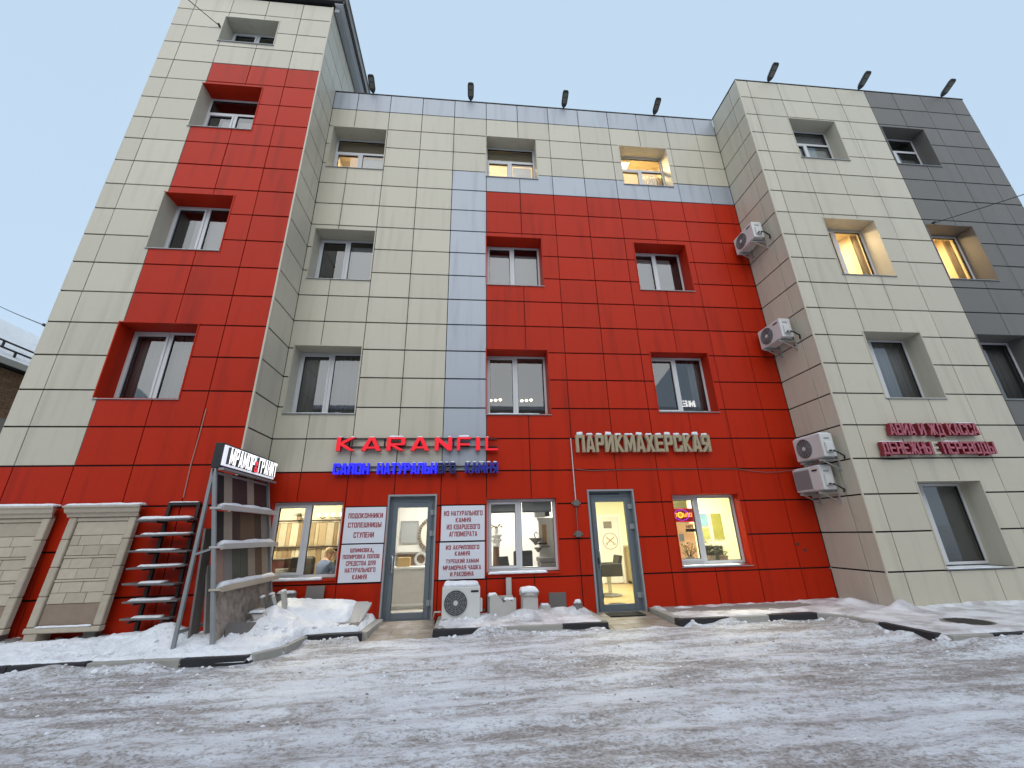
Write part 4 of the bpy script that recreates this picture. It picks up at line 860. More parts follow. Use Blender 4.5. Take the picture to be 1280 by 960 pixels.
# ================================================================== AIR CONDITIONERS
def ac_unit(name_label, base, rz, wall=True, grille='round', snow=0.03, label_bar=True, lx=0.78, hz=0.53, group='air conditioner units'):
    o = bpy.data.objects.new('air_conditioner', None); COL.objects.link(o); o.location = base; o.rotation_euler = (0, 0, rz); OFF[o.name] = (0, 0, 0)
    tag(o, name_label, 'air conditioner', group); w, d = lx / 2, 0.29
    def P(nm, mb, mat, **k): q = mb.build(nm, mat, o, **k); q.location = (0, 0, 0); return q
    P('casing', MB().box(-w, w, 0, d, 0.03, hz), 'acw', bevel=0.018, seg=2)
    fx = -0.10; fz = 0.03 + (hz - .03) / 2
    if grille == 'round':
        P('fan_opening', MB().disc_y((fx, 0, fz), 0.0, 0.212, -0.006, 0.004, 28), 'acd')
        g = MB()
        for r in (0.05, 0.085, 0.12, 0.15, 0.18, 0.21): g.disc_y((fx, 0, fz), r - 0.0035, r + 0.0035, -0.016, -0.008, 28)
        for a in range(12):
            t = a * math.pi / 6; g.bar((fx + .035 * math.cos(t), -0.012, fz + .035 * math.sin(t)), (fx + .212 * math.cos(t), -0.012, fz + .212 * math.sin(t)), 0.005, 0.005, (0, 1, 0))
        P('fan_grille', g, 'acm'); P('fan_hub', MB().disc_y((fx, 0, fz), 0.0, 0.04, -0.02, -0.008, 16), 'acw')
    else:
        P('fan_opening', MB().box(-w + .03, 0.10, -0.004, 0.004, 0.07, hz - .04), 'acm')
        g = MB()
        for i in range(13): z = 0.085 + i * (hz - .14) / 12.5; g.box(-w + .03, 0.10, -0.014, -0.006, z, z + 0.009)
        P('fan_grille', g, 'acm')
    if label_bar: P('name_plate', B(0.18, 0.32, -0.006, 0.002, hz - 0.10, hz - 0.065), 'black')
    P('valve_cover', MB().box(w - .001, w + 0.045, 0.06, 0.22, 0.12, 0.34), 'acw', bevel=0.01)
    P('valve', MB().tube([(w + 0.04, 0.10, 0.14), (w + 0.09, 0.10, 0.14)], 0.018, 8).tube([(w + 0.04, 0.18, 0.14), (w + 0.09, 0.18, 0.14)], 0.014, 8), 'black')
    P('handle_recess', MB().box(w - .002, w + 0.004, 0.08, 0.2, 0.40, 0.44), 'acm')
    for sx in (-0.26, 0.26): P('foot', MB().box(sx - .03, sx + .03, -0.02, d + .02, 0, 0.03), 'acm')
    if snow: q = snowcap(o, -w + .01, w - .01, 0.01, d - .01, hz - .004, snow, int(base[2] * 7)); q.location = (0, 0, 0)
    if wall:
        for sx in (-0.26, 0.26):
            P('bracket', MB().bar((sx, d + 0.115, -0.03), (sx, -0.04, -0.03), 0.035, 0.03).bar((sx, d + 0.115, -0.24), (sx, d + 0.115, 0.30), 0.035, 0.03).bar((sx, d + 0.10, -0.22), (sx, 0.02, -0.03), 0.02, 0.02, (1, 0, 0)), 'trim')
        P('pipe', MB().tube([(w + 0.08, 0.14, 0.14), (w + 0.12, 0.2, 0.10), (w + 0.10, d + 0.06, 0.02), (w + .02, d + 0.12, -0.02)], 0.018, 7), 'black')
    return o
yw = XR - 0.13 - 0.29                                            # front face of the wall units
ac_unit('white air conditioner high on the right wing side wall by the third floor', (yw, -0.50, 8.83), R(-90), snow=0.0)
ac_unit('white air conditioner on the side wall beside the second floor windows', (yw, -0.52, 5.86), R(-90), snow=0.0)
ac_unit('upper of two stacked air conditioners above the lower bracket', (yw, -0.74, 2.93), R(-90), label_bar=False)
ac_unit('lower of two stacked air conditioners with a square grille', (yw, -0.50, 2.27), R(-90), grille='sq')
ag = ac_unit('white air conditioner with snow on top standing on the step', (-0.49, -0.62, 0.10), R(2), wall=False, snow=0.10, lx=0.70, hz=0.56)
q = MB().tube([(-0.37, 0.27, 0.12), (-0.49, 0.40, 0.10), (-0.53, 0.54, -0.06)], 0.016, 7).build('pipe', 'wirew', ag); q.location = (0, 0, 0)

# ================================================================== ROOF FLOODLIGHTS
def floodlight(x, y, label):
    o = thing('floodlight', label, 'lamp', (x, y, zr(0) + 0.03), 'floodlights along the roof edge')
    c = Vector((x, y, zr(0) + 0.028))
    B(x - .05, x + .05, y + .02, y + .14, c.z, c.z + 0.012).build('base_plate', 'lamp', o)
    tilt = Euler((R(-24), 0, 0)).to_matrix()           # runs forward and up
    P = lambda a, b, cc: c + Vector((0, .06, .05)) + tilt @ Vector((a, -b, cc))
    MB().tube([(x, y + .08, c.z), (x, y + .08, c.z + .05), P(0, 0.06, 0)], 0.025, 8).build('arm', 'lamp', o, smooth=True)
    # tapered body
    sec = [(0.04, 0.035, 0.05), (0.075, 0.045, 0.10), (0.095, 0.05, 0.16), (0.10, 0.05, 0.44), (0.085, 0.04, 0.50), (0.05, 0.02, 0.515)]
    vs = []; fs = []
    for hw, hh, b in sec: vs += [P(-hw, b, -hh * .6), P(hw, b, -hh * .6), P(hw * .8, b, hh), P(-hw * .8, b, hh)]
    for i in range(len(sec) - 1):
        for k in range(4): a = i * 4 + k; b2 = i * 4 + (k + 1) % 4; fs.append((a, b2, b2 + 4, a + 4))
    fs += [(3, 2, 1, 0), tuple(range(len(vs) - 4, len(vs)))]
    MB().add(vs, fs).build('housing', 'lamp', o, bevel=0.006, fixn=True)
    MB().obox(P(0, 0.24, -0.032), (0.13, 0.15, 0.006), tilt).build('lens', 'lens', o); MB().obox(P(0, 0.39, -0.032), (0.14, 0.11, 0.006), tilt).build('lens', 'lens', o)
for x, y, l in [(-3.5, 0, 'roof floodlight nearest the tall left wing'), (-0.49, 0, 'roof floodlight above the silver column'), (2.5, 0, 'third roof floodlight over the red wall'), (5.55, 0, 'roof floodlight over the recessed wall nearest the right wing'),
                (8.65, -D2, 'roof floodlight at the near corner of the cream wing'), (11.7, -D2, 'roof floodlight where cream panels meet grey'), (14.62, -D2, 'roof floodlight at the far end of the grey panels')]: floodlight(x, y, l)

# ================================================================== STONE PORTALS, STEP RACK, STAND
def portal(x0, x1, label, seed):
    # a facing panel of stone courses framed by pilasters under a cornice, leaning a little on the wall
    rnd = random.Random(seed); o = thing('stone_display_panel', label, 'stone panel', ((x0 + x1) / 2, -1.3, 0.10), 'stone facing samples along the left wing')
    zb, zt = 0.30, 2.02; lean = lambda z: -1.30 + 0.13 * (z - zb) / (zt - zb)     # front face y at height z
    def blk(nm, a, b, z0, z1, out, mat, bev=0.006):
        y0, y1 = lean(z0), lean(z1); t = 0.07
        MB().add([(a, y0 - out, z0), (b, y0 - out, z0), (b, y0 + t, z0), (a, y0 + t, z0), (a, y1 - out, z1), (b, y1 - out, z1), (b, y1 + t, z1), (a, y1 + t, z1)],
                 [(0, 3, 2, 1), (4, 5, 6, 7), (0, 1, 5, 4), (1, 2, 6, 5), (2, 3, 7, 6), (3, 0, 4, 7)]).build(nm, mat, o, bevel=bev)
    blk('backing_slab', x0 + .02, x1 - .02, zb, zt, -0.03, 'stoneb', 0)
    pw = 0.12
    for s in (x0, x1 - pw):
        z = zb + 0.075
        while z < zt - 0.06: z2 = min(z + 0.42, zt - 0.035); blk('pilaster_block', s, s + pw, z + .003, z2 - .003, 0.035, 'stone', .012); z = z2
    blk('base_ledge', x0 - 0.01, x1 + 0.01, zb - 0.005, zb + 0.07, 0.05, 'stone', .012)
    blk('lintel', x0 + pw + .003, x1 - pw - .003, zt - 0.10, zt - .035, 0.02, 'stone')
    z = zb + 0.08; ia, ib = x0 + pw + .012, x1 - pw - .012
    blk('brown_course', ia, ib, z, z + 0.30, 0.0, 'stoneb'); z += 0.305
    for kk in range(6):
        if kk in (2, 4): blk('string_course', ia, ib, z + .004, z + 0.035, 0.012, 'stone'); z += 0.04
        hgt = 0.155; xs = [ia]; 
        off = (ib - ia) / 3 * (0.5 if kk % 2 else 1)
        x = ia + off * rnd.uniform(.85, 1.1)
        while x < ib - 0.12: xs.append(x); x += (ib - ia) / 2.6 * rnd.uniform(.85, 1.1)
        xs.append(ib)
        for a, b in zip(xs[:-1], xs[1:]): blk('stone_block', a + .002, b - .002, z + .002, z + hgt - .002, rnd.uniform(0, .006), 'stone')
        z += hgt
    blk('plain_course', ia, ib, z + .004, zt - 0.105, 0.0, 'stone')
    # cornice
    yl = lean(zt); prof = [(0.0, zt - .03), (-0.05, zt - .03), (-0.065, zt + .02), (-0.10, zt + .045), (-0.115, zt + .11), (-0.14, zt + .125), (-0.14, zt + .15), (0.07, zt + .15)]
    vs = []; n = len(prof)
    for k, (dx) in enumerate((0, 1)):
        for (py, pz) in prof:
            e = -py * 0.55; vs.append(((x0 - e) if k == 0 else (x1 + e), yl + py, pz))
    MB().add(vs, [tuple(range(n)), tuple(range(2 * n - 1, n - 1, -1))] + [(i, n + i, n + (i + 1) % n, (i + 1) % n) for i in range(n)]).build('cornice', 'stone', o, fixn=True)
    snowcap(o, x0 - .07, x1 + .07, yl - .135, yl + .06, zt + .15, 0.045, seed)
    snowcap(o, x0 + pw, x1 - pw, -1.345, -1.30, zb + .07, 0.03, seed + 3)
    for a, yf, mt in ((x0 + 0.02, -1.34, 'stone'), (x1 - 0.30, -1.22, 'slabg')): MB().box(a, a + .18, yf, -1.08, 0.06, zb - 0.006).build('support_block', mt, o, bevel=.01)
    return o
portal(-7.07, -6.02, 'stone facing display panel beside the step rack', 3)
portal(-8.42, -7.36, 'stone facing display panel at the far left edge', 5)
rk = thing('step_rack', 'dark metal rack holding a ladder of stone step treads', 'display rack', (-5.4, -1.3, 0.1))
yb = lambda z: -1.15 + 0.05 * (z - 0.2) / 2
for x in (-5.60, -5.12): MB().bar((x, yb(0.12), 0.12), (x, yb(2.2), 2.2), 0.05, 0.05, (1, 0, 0)).build('rail', 'iron', rk)
MB().bar((-5.62, yb(2.19), 2.19), (-5.10, yb(2.19), 2.19), 0.04, 0.05).build('top_bar', 'iron', rk); snowcap(rk, -5.62, -5.12, yb(2.2) - .03, yb(2.2) + .03, 2.212, 0.02, 2)
rnd = random.Random(4)
for i, z in enumerate((1.93, 1.69, 1.44, 1.20, 0.95, 0.70, 0.45)):
    xa = -5.92 + 0.022 * i + rnd.uniform(-.05, .05); xb = -5.02 + .006 * i + rnd.uniform(-.05, .05); y1 = yb(z) - 0.02; dp = rnd.uniform(.17, .24); rl = rnd.uniform(-2.2, 2.2); tl_ = Euler((R(rnd.uniform(-4, 4)), R(rl), R(rnd.uniform(-4, 4)))).to_matrix()
    MB().obox(((xa + xb) / 2, y1 - dp / 2 - .012, z - .016), (xb - xa, dp, .028), tl_).build('stone_tread', 'slabd', rk, bevel=0.006)
    for x in (-5.60, -5.12): MB().bar((x, y1, z - .05), (x, y1 - .22, z - .05), 0.03, 0.03).build('tread_arm', 'iron', rk)
    q = snowcap(rk, xa + .03 + (.0 if i == 0 else rnd.uniform(0, .2)), xb - .03 - (.0 if i == 0 else rnd.uniform(0, .3)), y1 - dp + .005, y1 - 0.02, z - .004, 0.055 if i == 0 else 0.03, i)
bk = thing('stone_slab', 'grey stone slab lying in the snow under the step rack', 'slab', (-5.4, -1.45, 0.1)); MB().box(-5.75, -5.08, -1.62, -1.32, 0.09, 0.20).build('slab', 'slabg', bk, bevel=0.01); snowcap(bk, -5.74, -5.1, -1.61, -1.33, 0.20, 0.07, 8)
st = thing('display_stand', 'leaning steel stand with stone sample shelves and a lit white sign on top', 'display stand', (-4.2, -1.1, 0.1))
fxz = lambda z: -3.95 - 0.49 * (z - 0.2) / 2.44
YA, YB = -2.05, -0.22
for y in (YA, YB):
    MB().bar((fxz(0.08), y, 0.08), (fxz(2.66), y, 2.66), 0.055, 0.045, (0, 1, 0)).build('front_post', 'galv', st, bevel=.004)
    MB().bar((-4.46, y, 0.08), (-4.46, y, 2.66), 0.05, 0.045, (0, 1, 0)).build('back_leg', 'galv', st, bevel=.004)
    MB().bar((-4.44, y, 1.38), (fxz(1.46), y, 1.46), 0.035, 0.03).build('brace', 'galv', st)
for z in (0.35, 2.6): MB().bar((-4.46, YA, z), (-4.46, YB, z), 0.04, 0.04).build('rear_beam', 'galv', st)
MB().obox((fxz(0.48) - 0.02, (YA + YB) / 2, 0.50), (0.02, YB - YA - 0.05, 0.80), Euler((0, R(-11.4), 0)).to_matrix()).build('lower_slab', M('mottled_slab', (0.34, 0.29, 0.25), 0.6, col2=(0.14, 0.11, 0.09), vscale=8, thr=(.4, .7)), st)
sm = [M('sample_%s' % n, c, 0.6, var=0.35, vscale=16, spec=0.25) for n, c in (('black', (0.02, 0.02, 0.021)), ('beige', (0.34, 0.28, 0.22)), ('plum', (0.06, 0.032, 0.033)), ('grey', (0.22, 0.20, 0.19)), ('brown', (0.14, 0.085, 0.06)), ('green', (0.09, 0.095, 0.08)), ('pink', (0.33, 0.22, 0.18)))]
tl = Euler((0, R(-11.4), 0)).to_matrix()
for ri, (za, zb_, seq) in enumerate(((2.12, 2.64, (0, 1, 2, 2, 1, 2, 2)), (1.53, 2.01, (0, 1, 2, 4, 4, 2, 3)), (0.95, 1.43, (6, 3, 5, 5, 1, 4, 1)))):
    n = len(seq); wy = (YB - YA - 0.08) / n
    for i, c in enumerate(seq):
        zc = (za + zb_) / 2; MB().obox((fxz(zc) - 0.022, YA + 0.04 + wy * (i + .5), zc), (0.018, wy - 0.004, (zb_ - za) * 1.01), tl).build('stone_sample', sm[c], st)
for z in (2.06, 1.485, 0.90):
    x = fxz(z)
    MB().box(x - 0.05, x + 0.15, YA - .03, YB + .03, z - 0.03, z).box(x + 0.13, x + 0.155, YA - .03, YB + .03, z - 0.045, z + 0.035).build('shelf', 'slabw' if z > 1 else 'stone', st, bevel=.004)
    snowcap(st, x - 0.035, x + 0.128, YA, YB, z + .001, 0.09, int(z * 9))
sb = B(-4.50, -4.37, YA - .03, YB + .04, 2.67, 3.075).build('sign_box', 'black', st, bevel=.006)
EW = emis('lit_white_face', (0.86, 0.89, 1.0), 0.62, (0.7, 0.7, 0.75)); EWL = emis('lit_white_letter', (1, 1, 1), 1.15, (0.8, 0.8, 0.8)); EPK = emis('lit_red_ampersand', (1.0, 0.05, 0.09), 0.9, (0.5, .02, .03))
q = MB().box(-4.368, -4.352, YA + .0, YB + .02, 2.715, 3.045).build('sign_face', EW, sb)
MB().box(-4.37, -4.29, YA - .03, YB + .04, 2.635, 2.668).build('sign_ledge', 'galv', st)
lay = layout('МРАМОР&ГРАНИТ', YA + .10, YB - .02, 0.16)
MAT['dkl'] = M('dark_letter_edge', (0.05, 0.045, 0.05), 0.5)
for c, a, b in lay:
    amp = c == '&'
    me = letter_mesh(c, a, b, 2.745 if not amp else 2.735, 3.02 if not amp else 2.93, 0.0, 0.05, ['dkl', EPK if amp else EWL], 0.30)
    v = np.empty(len(me.vertices) * 3); me.vertices.foreach_get('co', v); v = v.reshape(-1, 3)
    w_ = np.stack([-4.302 - v[:, 1], v[:, 0], v[:, 2]], -1); me.vertices.foreach_set('co', w_.ravel()); me.update()
    link('letter', me, sb)
MB().bar((-4.40, -1.72, 0.12), (-4.52, -1.72, 1.75), 0.22, 0.03, (1, 0, 0)).build('stored_slab', 'slabg', st); MB().bar((-4.28, -1.5, 0.12), (-4.47, -1.5, 1.2), 0.3, 0.025, (1, 0, 0)).build('stored_slab', 'slabw', st)

# leaning offcuts and slabs under the snow
def slab(label, c, size, rot, mat, snow=None, cat='slab', name='stone_slab', group='loose stone slabs'):
    o = thing(name, label, cat, (c[0], c[1], max(0.05, c[2] - size[2] / 2)), group); MB().obox(c, size, Euler([R(a) for a in rot]).to_matrix()).build('slab', mat, o, bevel=0.006)
    return o
slab('long pale slab leaning under thick snow before the left window', (-3.02, -0.52, 0.29), (1.55, 0.66, 0.05), (22, 0, -4), 'slabw')
slab('broken white slab end standing at the right of the snowy pile', (-2.33, -0.60, 0.28), (0.30, 0.62, 0.045), (24, 0, -6), 'slabw')
slab('dark edged slab poking from the snow by the stand', (-3.60, -1.42, 0.20), (1.0, 0.34, 0.05), (44, 7, 43), 'slabd')
slab('long grey plank of stone low in the snow pile', (-2.75, -0.93, 0.16), (1.1, 0.25, 0.05), (6, 0, -2), 'slabg')
for lb, c, sz, rt, mt in (('upright pale offcut leaning by the stand foot', (-3.66, -0.80, 0.44), (0.05, 0.24, 0.50), (12, -20, 22), 'slabw'), ('upright narrow offcut nearest the window behind the snow pile', (-3.55, -0.72, 0.46), (0.06, 0.20, 0.52), (6, -13, 12), 'slabw'),
                          ('grey upright offcut nearest the sample shelves', (-3.80, -0.88, 0.42), (0.04, 0.30, 0.46), (4, -18, 16), 'slabg'), ('white broken block stuck in the snow by the stand', (-3.78, -1.12, 0.33), (0.20, 0.30, 0.24), (18, -12, 35), 'slabw')):
    o = slab(lb, c, sz, rt, mt); tx = c[0] + math.sin(R(rt[1])) * sz[2] * .5; ty = c[1] - math.sin(R(rt[0])) * sz[2] * .5; snowcap(o, tx - sz[0] * .5 - .012, tx + sz[0] * .5 + .012, ty - .07, ty + .07, c[2] + sz[2] * .46, .035, int(c[0] * 30) % 9, res=.015)
slab('small brown slab leaning on the red wall under the left window', (-3.28, -0.10, 0.50), (0.34, 0.03, 0.42), (-8, 0, 0), 'slabg')
o = slab('small dark slab with snowy top below the left window sill', (-3.78, -0.16, 0.44), (0.36, 0.06, 0.34), (-10, 0, 0), 'slabg'); snowcap(o, -3.96, -3.61, -0.19, -0.07, 0.60, 0.05, 3)
# snow blanket over the slab pile
def blanket(X, Y):
    u = (X + 3.0); base = 0.29 + (Y + 0.52) * math.tan(R(22)) - 0.07 * u
    e = sstep(-3.86, -3.6, X) * (1 - sstep(-2.52, -2.38, X)) * sstep(-0.90, -0.78, Y) * (1 - sstep(-0.30, -0.2, Y))
    t = 0.085 + 0.10 * (fbm(X * 3, Y * 4, 90, 3) - 0.4) + 0.05 * (fbm(X * 10, Y * 10, 91, 3) - 0.5) + 0.06 * np.exp(-((Y + 0.68) / 0.15) ** 2)
    return np.where(e > 0.001, base + t * np.sqrt(e) + 0.02, 0.0)
h = heightfield('snow_cover', np.arange(-3.9, -2.34, 0.025), np.arange(-0.94, -0.18, 0.025), blanket, 'snow', drop=lambda X, Y, Z: Z < 0.06)
tag(h, 'smooth snow blanket over the slab pile', 'snow', kind='stuff')

rnd = random.Random(21)
for i in range(9):
    x = -7.9 + i * 0.31 + rnd.uniform(-.06, .06); r = rnd.uniform(.05, .10); o = thing('rubble_stone', '%s small dark stone from the left at the foot of the left wing' % ('first', 'second', 'third', 'fourth', 'fifth', 'sixth', 'seventh', 'eighth', 'ninth')[i], 'stone', (x, -1.15, .1), 'rubble along the left wing')
    bm = bmesh.new(); bmesh.ops.create_icosphere(bm, subdivisions=2, radius=r)
    for v in bm.verts: v.co *= 0.8 + 0.4 * rnd.random(); v.co.z *= .8
    me = bpy.data.meshes.new('rubble'); bm.to_mesh(me); bm.free(); me.materials.append(MAT['slabg']); q = link('rubble', me, o); q.location = (0, -.02 * (i % 3), .06)
    snowcap(o, x - r * .7, x + r * .7, -1.15 - r * .7, -1.15 + r * .5, .10 + r * .95, r * .35, i)
# broken stones on the middle step
b1 = thing('broken_pedestal', 'white hollow stone pedestal with a notched broken rim', 'stone pedestal', (0.27, -0.42, 0.1))
vs = [(0.02, .0), (0.02, .37), (0.13, .40), (0.19, .355), (0.29, .25), (0.36, .31), (0.44, .27), (0.50, .33), (0.52, .32), (0.52, 0)]
n = len(vs); MB().add([(x + .02, -0.50, 0.10 + z) for x, z in vs] + [(x + .02, -0.46, 0.10 + z) for x, z in vs], [tuple(range(n - 1, -1, -1)), tuple(range(n, 2 * n))] + [(i, (i + 1) % n, n + (i + 1) % n, n + i) for i in range(n)]).build('front_face', 'slabw', b1, fixn=True, bevel=.004)
MB().box(0.0, 0.038, -0.50, -0.22, 0.10, 0.47).build('side_face', 'slabg', b1, bevel=.004); MB().box(0.50, 0.54, -0.459, -0.24, 0.10, 0.40).build('side_face', 'slabg', b1, bevel=.004); MB().box(0.04, 0.5, -0.26, -0.22, 0.10, 0.44).build('back_face', 'slabw', b1)
snowcap(b1, 0.0, 0.2, -0.50, -0.24, 0.46, 0.05, 4); snowcap(b1, 0.3, 0.53, -0.5, -0.26, 0.39, 0.03, 5)
o = slab('thin upright white stone strip leaning on the wall between doors', (0.44, -0.10, 0.42), (0.11, 0.03, 0.64), (-6, 0, 0), 'slabw')
b2 = thing('round_stone_block', 'round topped stone block buried in snow on the step', 'stone block', (0.80, -0.42, 0.1))
MB().lathe([(0.17, 0), (0.185, 0.05), (0.165, 0.09), (0.16, 0.34), (0.185, 0.37), (0.185, 0.42), (0.12, 0.43)], (0.80, -0.42, 0.10), 20).build('block', 'slabw', b2, smooth=False); snowcap(b2, 0.62, 0.98, -0.60, -0.24, 0.515, 0.085, 6)
MB().box(0.66, 0.94, -0.605, -0.56, 0.10, 0.42).build('plinth_face', 'slabw', b2)
o = slab('small snow covered stone at the right end of the step', (1.74, -0.42, 0.20), (0.14, 0.12, 0.20), (0, 0, 20), 'slabg'); snowcap(o, 1.66, 1.82, -0.49, -0.35, 0.29, 0.07, 9)
o = slab('low snow covered stone beside the round block', (1.10, -0.40, 0.18), (0.22, 0.16, 0.16), (0, 0, -10), 'slabw'); snowcap(o, 1.0, 1.2, -0.47, -0.33, 0.26, 0.05, 2)
o = thing('wall_plate', 'square brown grey metal plate on the red wall near the right door', 'plate', (1.43, -0.02, 0.14)); B(1.25, 1.605, -0.022, -0.002, 0.14, 0.43).build('plate', 'box', o, bevel=.003)
for a in (1.27, 1.585):
    for z in (.16, .41): MB().disc_y((a, 0, z), 0, 0.006, -0.026, -0.021, 8).build('screw', 'iron', o)
# junction boxes, conduit and cable on the red wall
for z, l in ((2.165, 'upper grey junction box left of the right door'), (1.53, 'lower grey junction box left of the right door')):
    o = thing('junction_box', l, 'junction box', (1.95, -0.03, z - .06)); MB().box(1.89, 2.01, -0.05, -0.002, z - .06, z + .06).build('box', 'box', o, bevel=.006)
    MB().disc_y((1.87, 0, z), 0, .025, -0.03, -0.004, 10).disc_y((2.03, 0, z), 0, .025, -0.03, -0.004, 10).build('gland', 'box', o)
o = thing('cable_conduit', 'thin pale conduit running down to the junction boxes', 'conduit', (1.945, -0.02, 2.2)); MB().tube([(1.935, -0.02, 3.60), (1.94, -0.02, 2.9), (1.947, -0.02, 2.23)], 0.013, 8).build('pipe', 'wirew', o)
MB().tube([(1.947, -0.016, 2.10), (1.947, -0.016, 1.59)], 0.008, 6).build('lower_pipe', 'box', o)
o = thing('wall_cable', 'sagging cable across the red wall to the stacked air conditioners', 'cable', (4.7, -0.03, 2.8))
pts = [(1.98, 2.90), (2.35, 2.86), (2.9, 2.875), (3.5, 2.88), (4.9, 2.88), (5.85, 2.87), (6.2, 2.815), (6.5, 2.785), (6.85, 2.79), (7.15, 2.82), (7.32, 2.84)]
MB().tube([(x, -0.018 - (0.25 if x > 7.2 else 0), z) for x, z in pts], 0.007, 6).build('cable', M('wall_cable', (.20, .12, .105), .6), o)
o = thing('wall_holes', 'pair of round dark vent holes in the red wall near the right corner', 'vent', (6.97, 0, 1.1))
for x, z in ((6.90, 1.21), (7.04, 1.085)): MB().disc_y((x, 0, z), 0, 0.032, -0.006, 0.0, 16).build('vent_hole', 'gasket', o); 
o = thing('wall_wire', 'loose pale wire hanging down the red panels of the left wing', 'cable', (-5.4, -D1 - .02, 2.3))
MB().tube([(-5.42, -D1 - .012, 3.95), (-5.43, -D1 - .014, 3.4), (-5.45, -D1 - .012, 2.9), (-5.44, -D1 - .012, 2.3)], 0.009, 6).build('wire', M('pale_wire', (0.45, 0.25, 0.2), 0.6), o)
o = thing('doormat', 'black rubber doormat before the right door', 'doormat', (2.70, -0.25, 0.03))
MB().box(2.36, 3.06, -0.46, -0.06, 0.03, 0.046).build('mat', 'rubber', o, bevel=.004)
g = MB()
for i in range(9):
    for j in range(4): g.disc_y((0, 0, 0), 0, 0.0, 0, 0, 3) if False else g.box(2.41 + i * .07, 2.45 + i * .07, -0.42 + j * .09, -0.37 + j * .09, 0.046, 0.052)
g.build('raised_pattern', 'rubber', o)
mh = thing('manhole_cover', 'bare round manhole cover in the snowy pavement by the right wing', 'manhole cover', (7.5, -2.47, 0.09))
MB().lathe([(0.33, 0), (0.33, 0.016), (0.30, 0.018), (0.295, 0.012)], (7.5, -2.47, 0.093), 32).build('rim', 'concrete', mh); MB().lathe([(0.292, 0), (0.292, 0.014)], (7.5, -2.47, 0.093), 32).build('lid', M('wet_iron', (0.10, 0.098, 0.085), 0.6, var=.3, bump=.3), mh)
g = MB()
for i in range(-4, 5):
    w_ = math.sqrt(max(0, .26 ** 2 - (i * .06) ** 2)); g.box(7.5 - w_, 7.5 + w_, -2.47 + i * .06 - .01, -2.47 + i * .06 + .01, 0.106, 0.112)
g.build('ribs', 'iron', mh)
# overhead wires
def wire(label, a, b, sag):
    o = thing('overhead_wire', label, 'wire', a); a, b = Vector(a), Vector(b)
    MB().tube([a.lerp(b, i / 16) - Vector((0, 0, sag * 4 * (i / 16) * (1 - i / 16))) for i in range(17)], 0.011, 6).build('wire', 'wire', o)
    MB().tube([a + Vector((0, .03, 0)), a - Vector((0, .06, 0))], 0.03, 8).build('anchor', 'iron', o)
wire('thin black wire running to the top of the left wing', (-7.54, -D1 - .02, 15.18), (-16.5, -10.0, 17.5), 0.3)
wire('thin black wire anchored on the grey panels of the right wing', (12.05, -D2 - .02, 9.22), (27.0, -10.0, 12.5), 0.4)
wire('thin black wire behind the edge of the left wing', (LE - 0.02, -1.0, 5.68), (-21.9, 8.6, 11.9), 0.05)
# ================================================================== INSIDE THE SHOPS
def parts(o, *ps, **k):
    for nm, mb, mat in ps: mb.build(nm, mat, o, **k)
    return o
# --- stone shop, left window
sr = thing('sample_rack', 'two rails of upright stone samples on the shop back wall', 'display rack', (-4.7, 3.25, 0.6))
for z in (2.03, 1.35): B(-6.3, -3.3, 3.20, 3.24, z - .02, z + .02).build('rail', 'iron', sr)
cs = [M('wall_sample_%d' % i, c, 0.4, var=0.3, vscale=9) for i, c in enumerate([(.42, .36, .24), (.50, .46, .36), (.30, .24, .15), (.55, .50, .40), (.24, .17, .10), (.45, .40, .30), (.38, .30, .19)])]
rnd = random.Random(11)
for z0, z1 in ((1.38, 1.99), (0.70, 1.31)):
    x = -6.2
    while x < -3.4:
        w_ = rnd.choice((.10, .14, .2)); B(x, x + w_ - .01, 3.26, 3.29, z0, z1).build('stone_sample', rnd.choice(cs), sr); x += w_
o = thing('potted_plant', 'small dark spiky plant on top of the sample rail', 'plant', (-5.02, 3.15, 2.05))
parts(o, ('pot', MB().lathe([(.05, 0), (.07, .09)], (-5.02, 3.17, 2.05), 10), 'stoneb'))
for i in range(11):
    a = R(20 + 14 * i); MB().tube([(-5.02, 3.17, 2.13), (-5.02 + .09 * math.cos(a), 3.17 - .02, 2.13 + .09 * math.sin(a)), (-5.02 + .19 * math.cos(a), 3.17 - .05, 2.13 + .13 * math.sin(a))], [.008, .007, .002], 5).build('leaf', M('dark_leaf', (.02, .03, .015), .6) if i == 0 else 'dark_leaf_ref' if False else bpy.data.materials['dark_leaf'], o)
for x in (-4.40, -4.02):
    o = thing('wall_sconce', 'lit wall sconce with pale shades above the samples, %s of two' % ('left' if x < -4.2 else 'right'), 'lamp', (x, 3.2, 2.1), 'wall sconces in the stone shop')
    parts(o, ('bracket', MB().tube([(x, 3.3, 2.1), (x, 3.18, 2.08), (x - .1, 3.14, 2.12)], .01, 6).tube([(x, 3.18, 2.08), (x + .1, 3.14, 2.12)], .01, 6), 'iron'))
    for s in (-.1, .1): MB().lathe([(.025, 0), (.05, .08), (.03, .10)], (x + s, 3.14, 2.12), 10).build('shade', emis('lit_shade', (1, .86, .55), 3.0), o)
o = thing('red_cabinet', 'dark red cabinet at the left of the shop window', 'cabinet', (-4.85, 1.3, 0.04)); parts(o, ('carcass', B(-5.2, -4.42, 1.15, 1.6, .04, 1.12), M('dark_red_wood', (.09, .012, .012), .45)), ('top', B(-5.22, -4.40, 1.13, 1.62, 1.121, 1.15), 'iron'))
o = thing('waste_bin', 'grey bin in front of the red cabinet', 'bin', (-4.35, 1.05, .7)); parts(o, ('bin', MB().lathe([(.1, .0), (.12, .28), (.13, .30)], (-4.42, 1.06, .66), 14), 'acm'), ('stand', B(-4.6, -4.25, .95, 1.2, .04, .658), 'wood'))
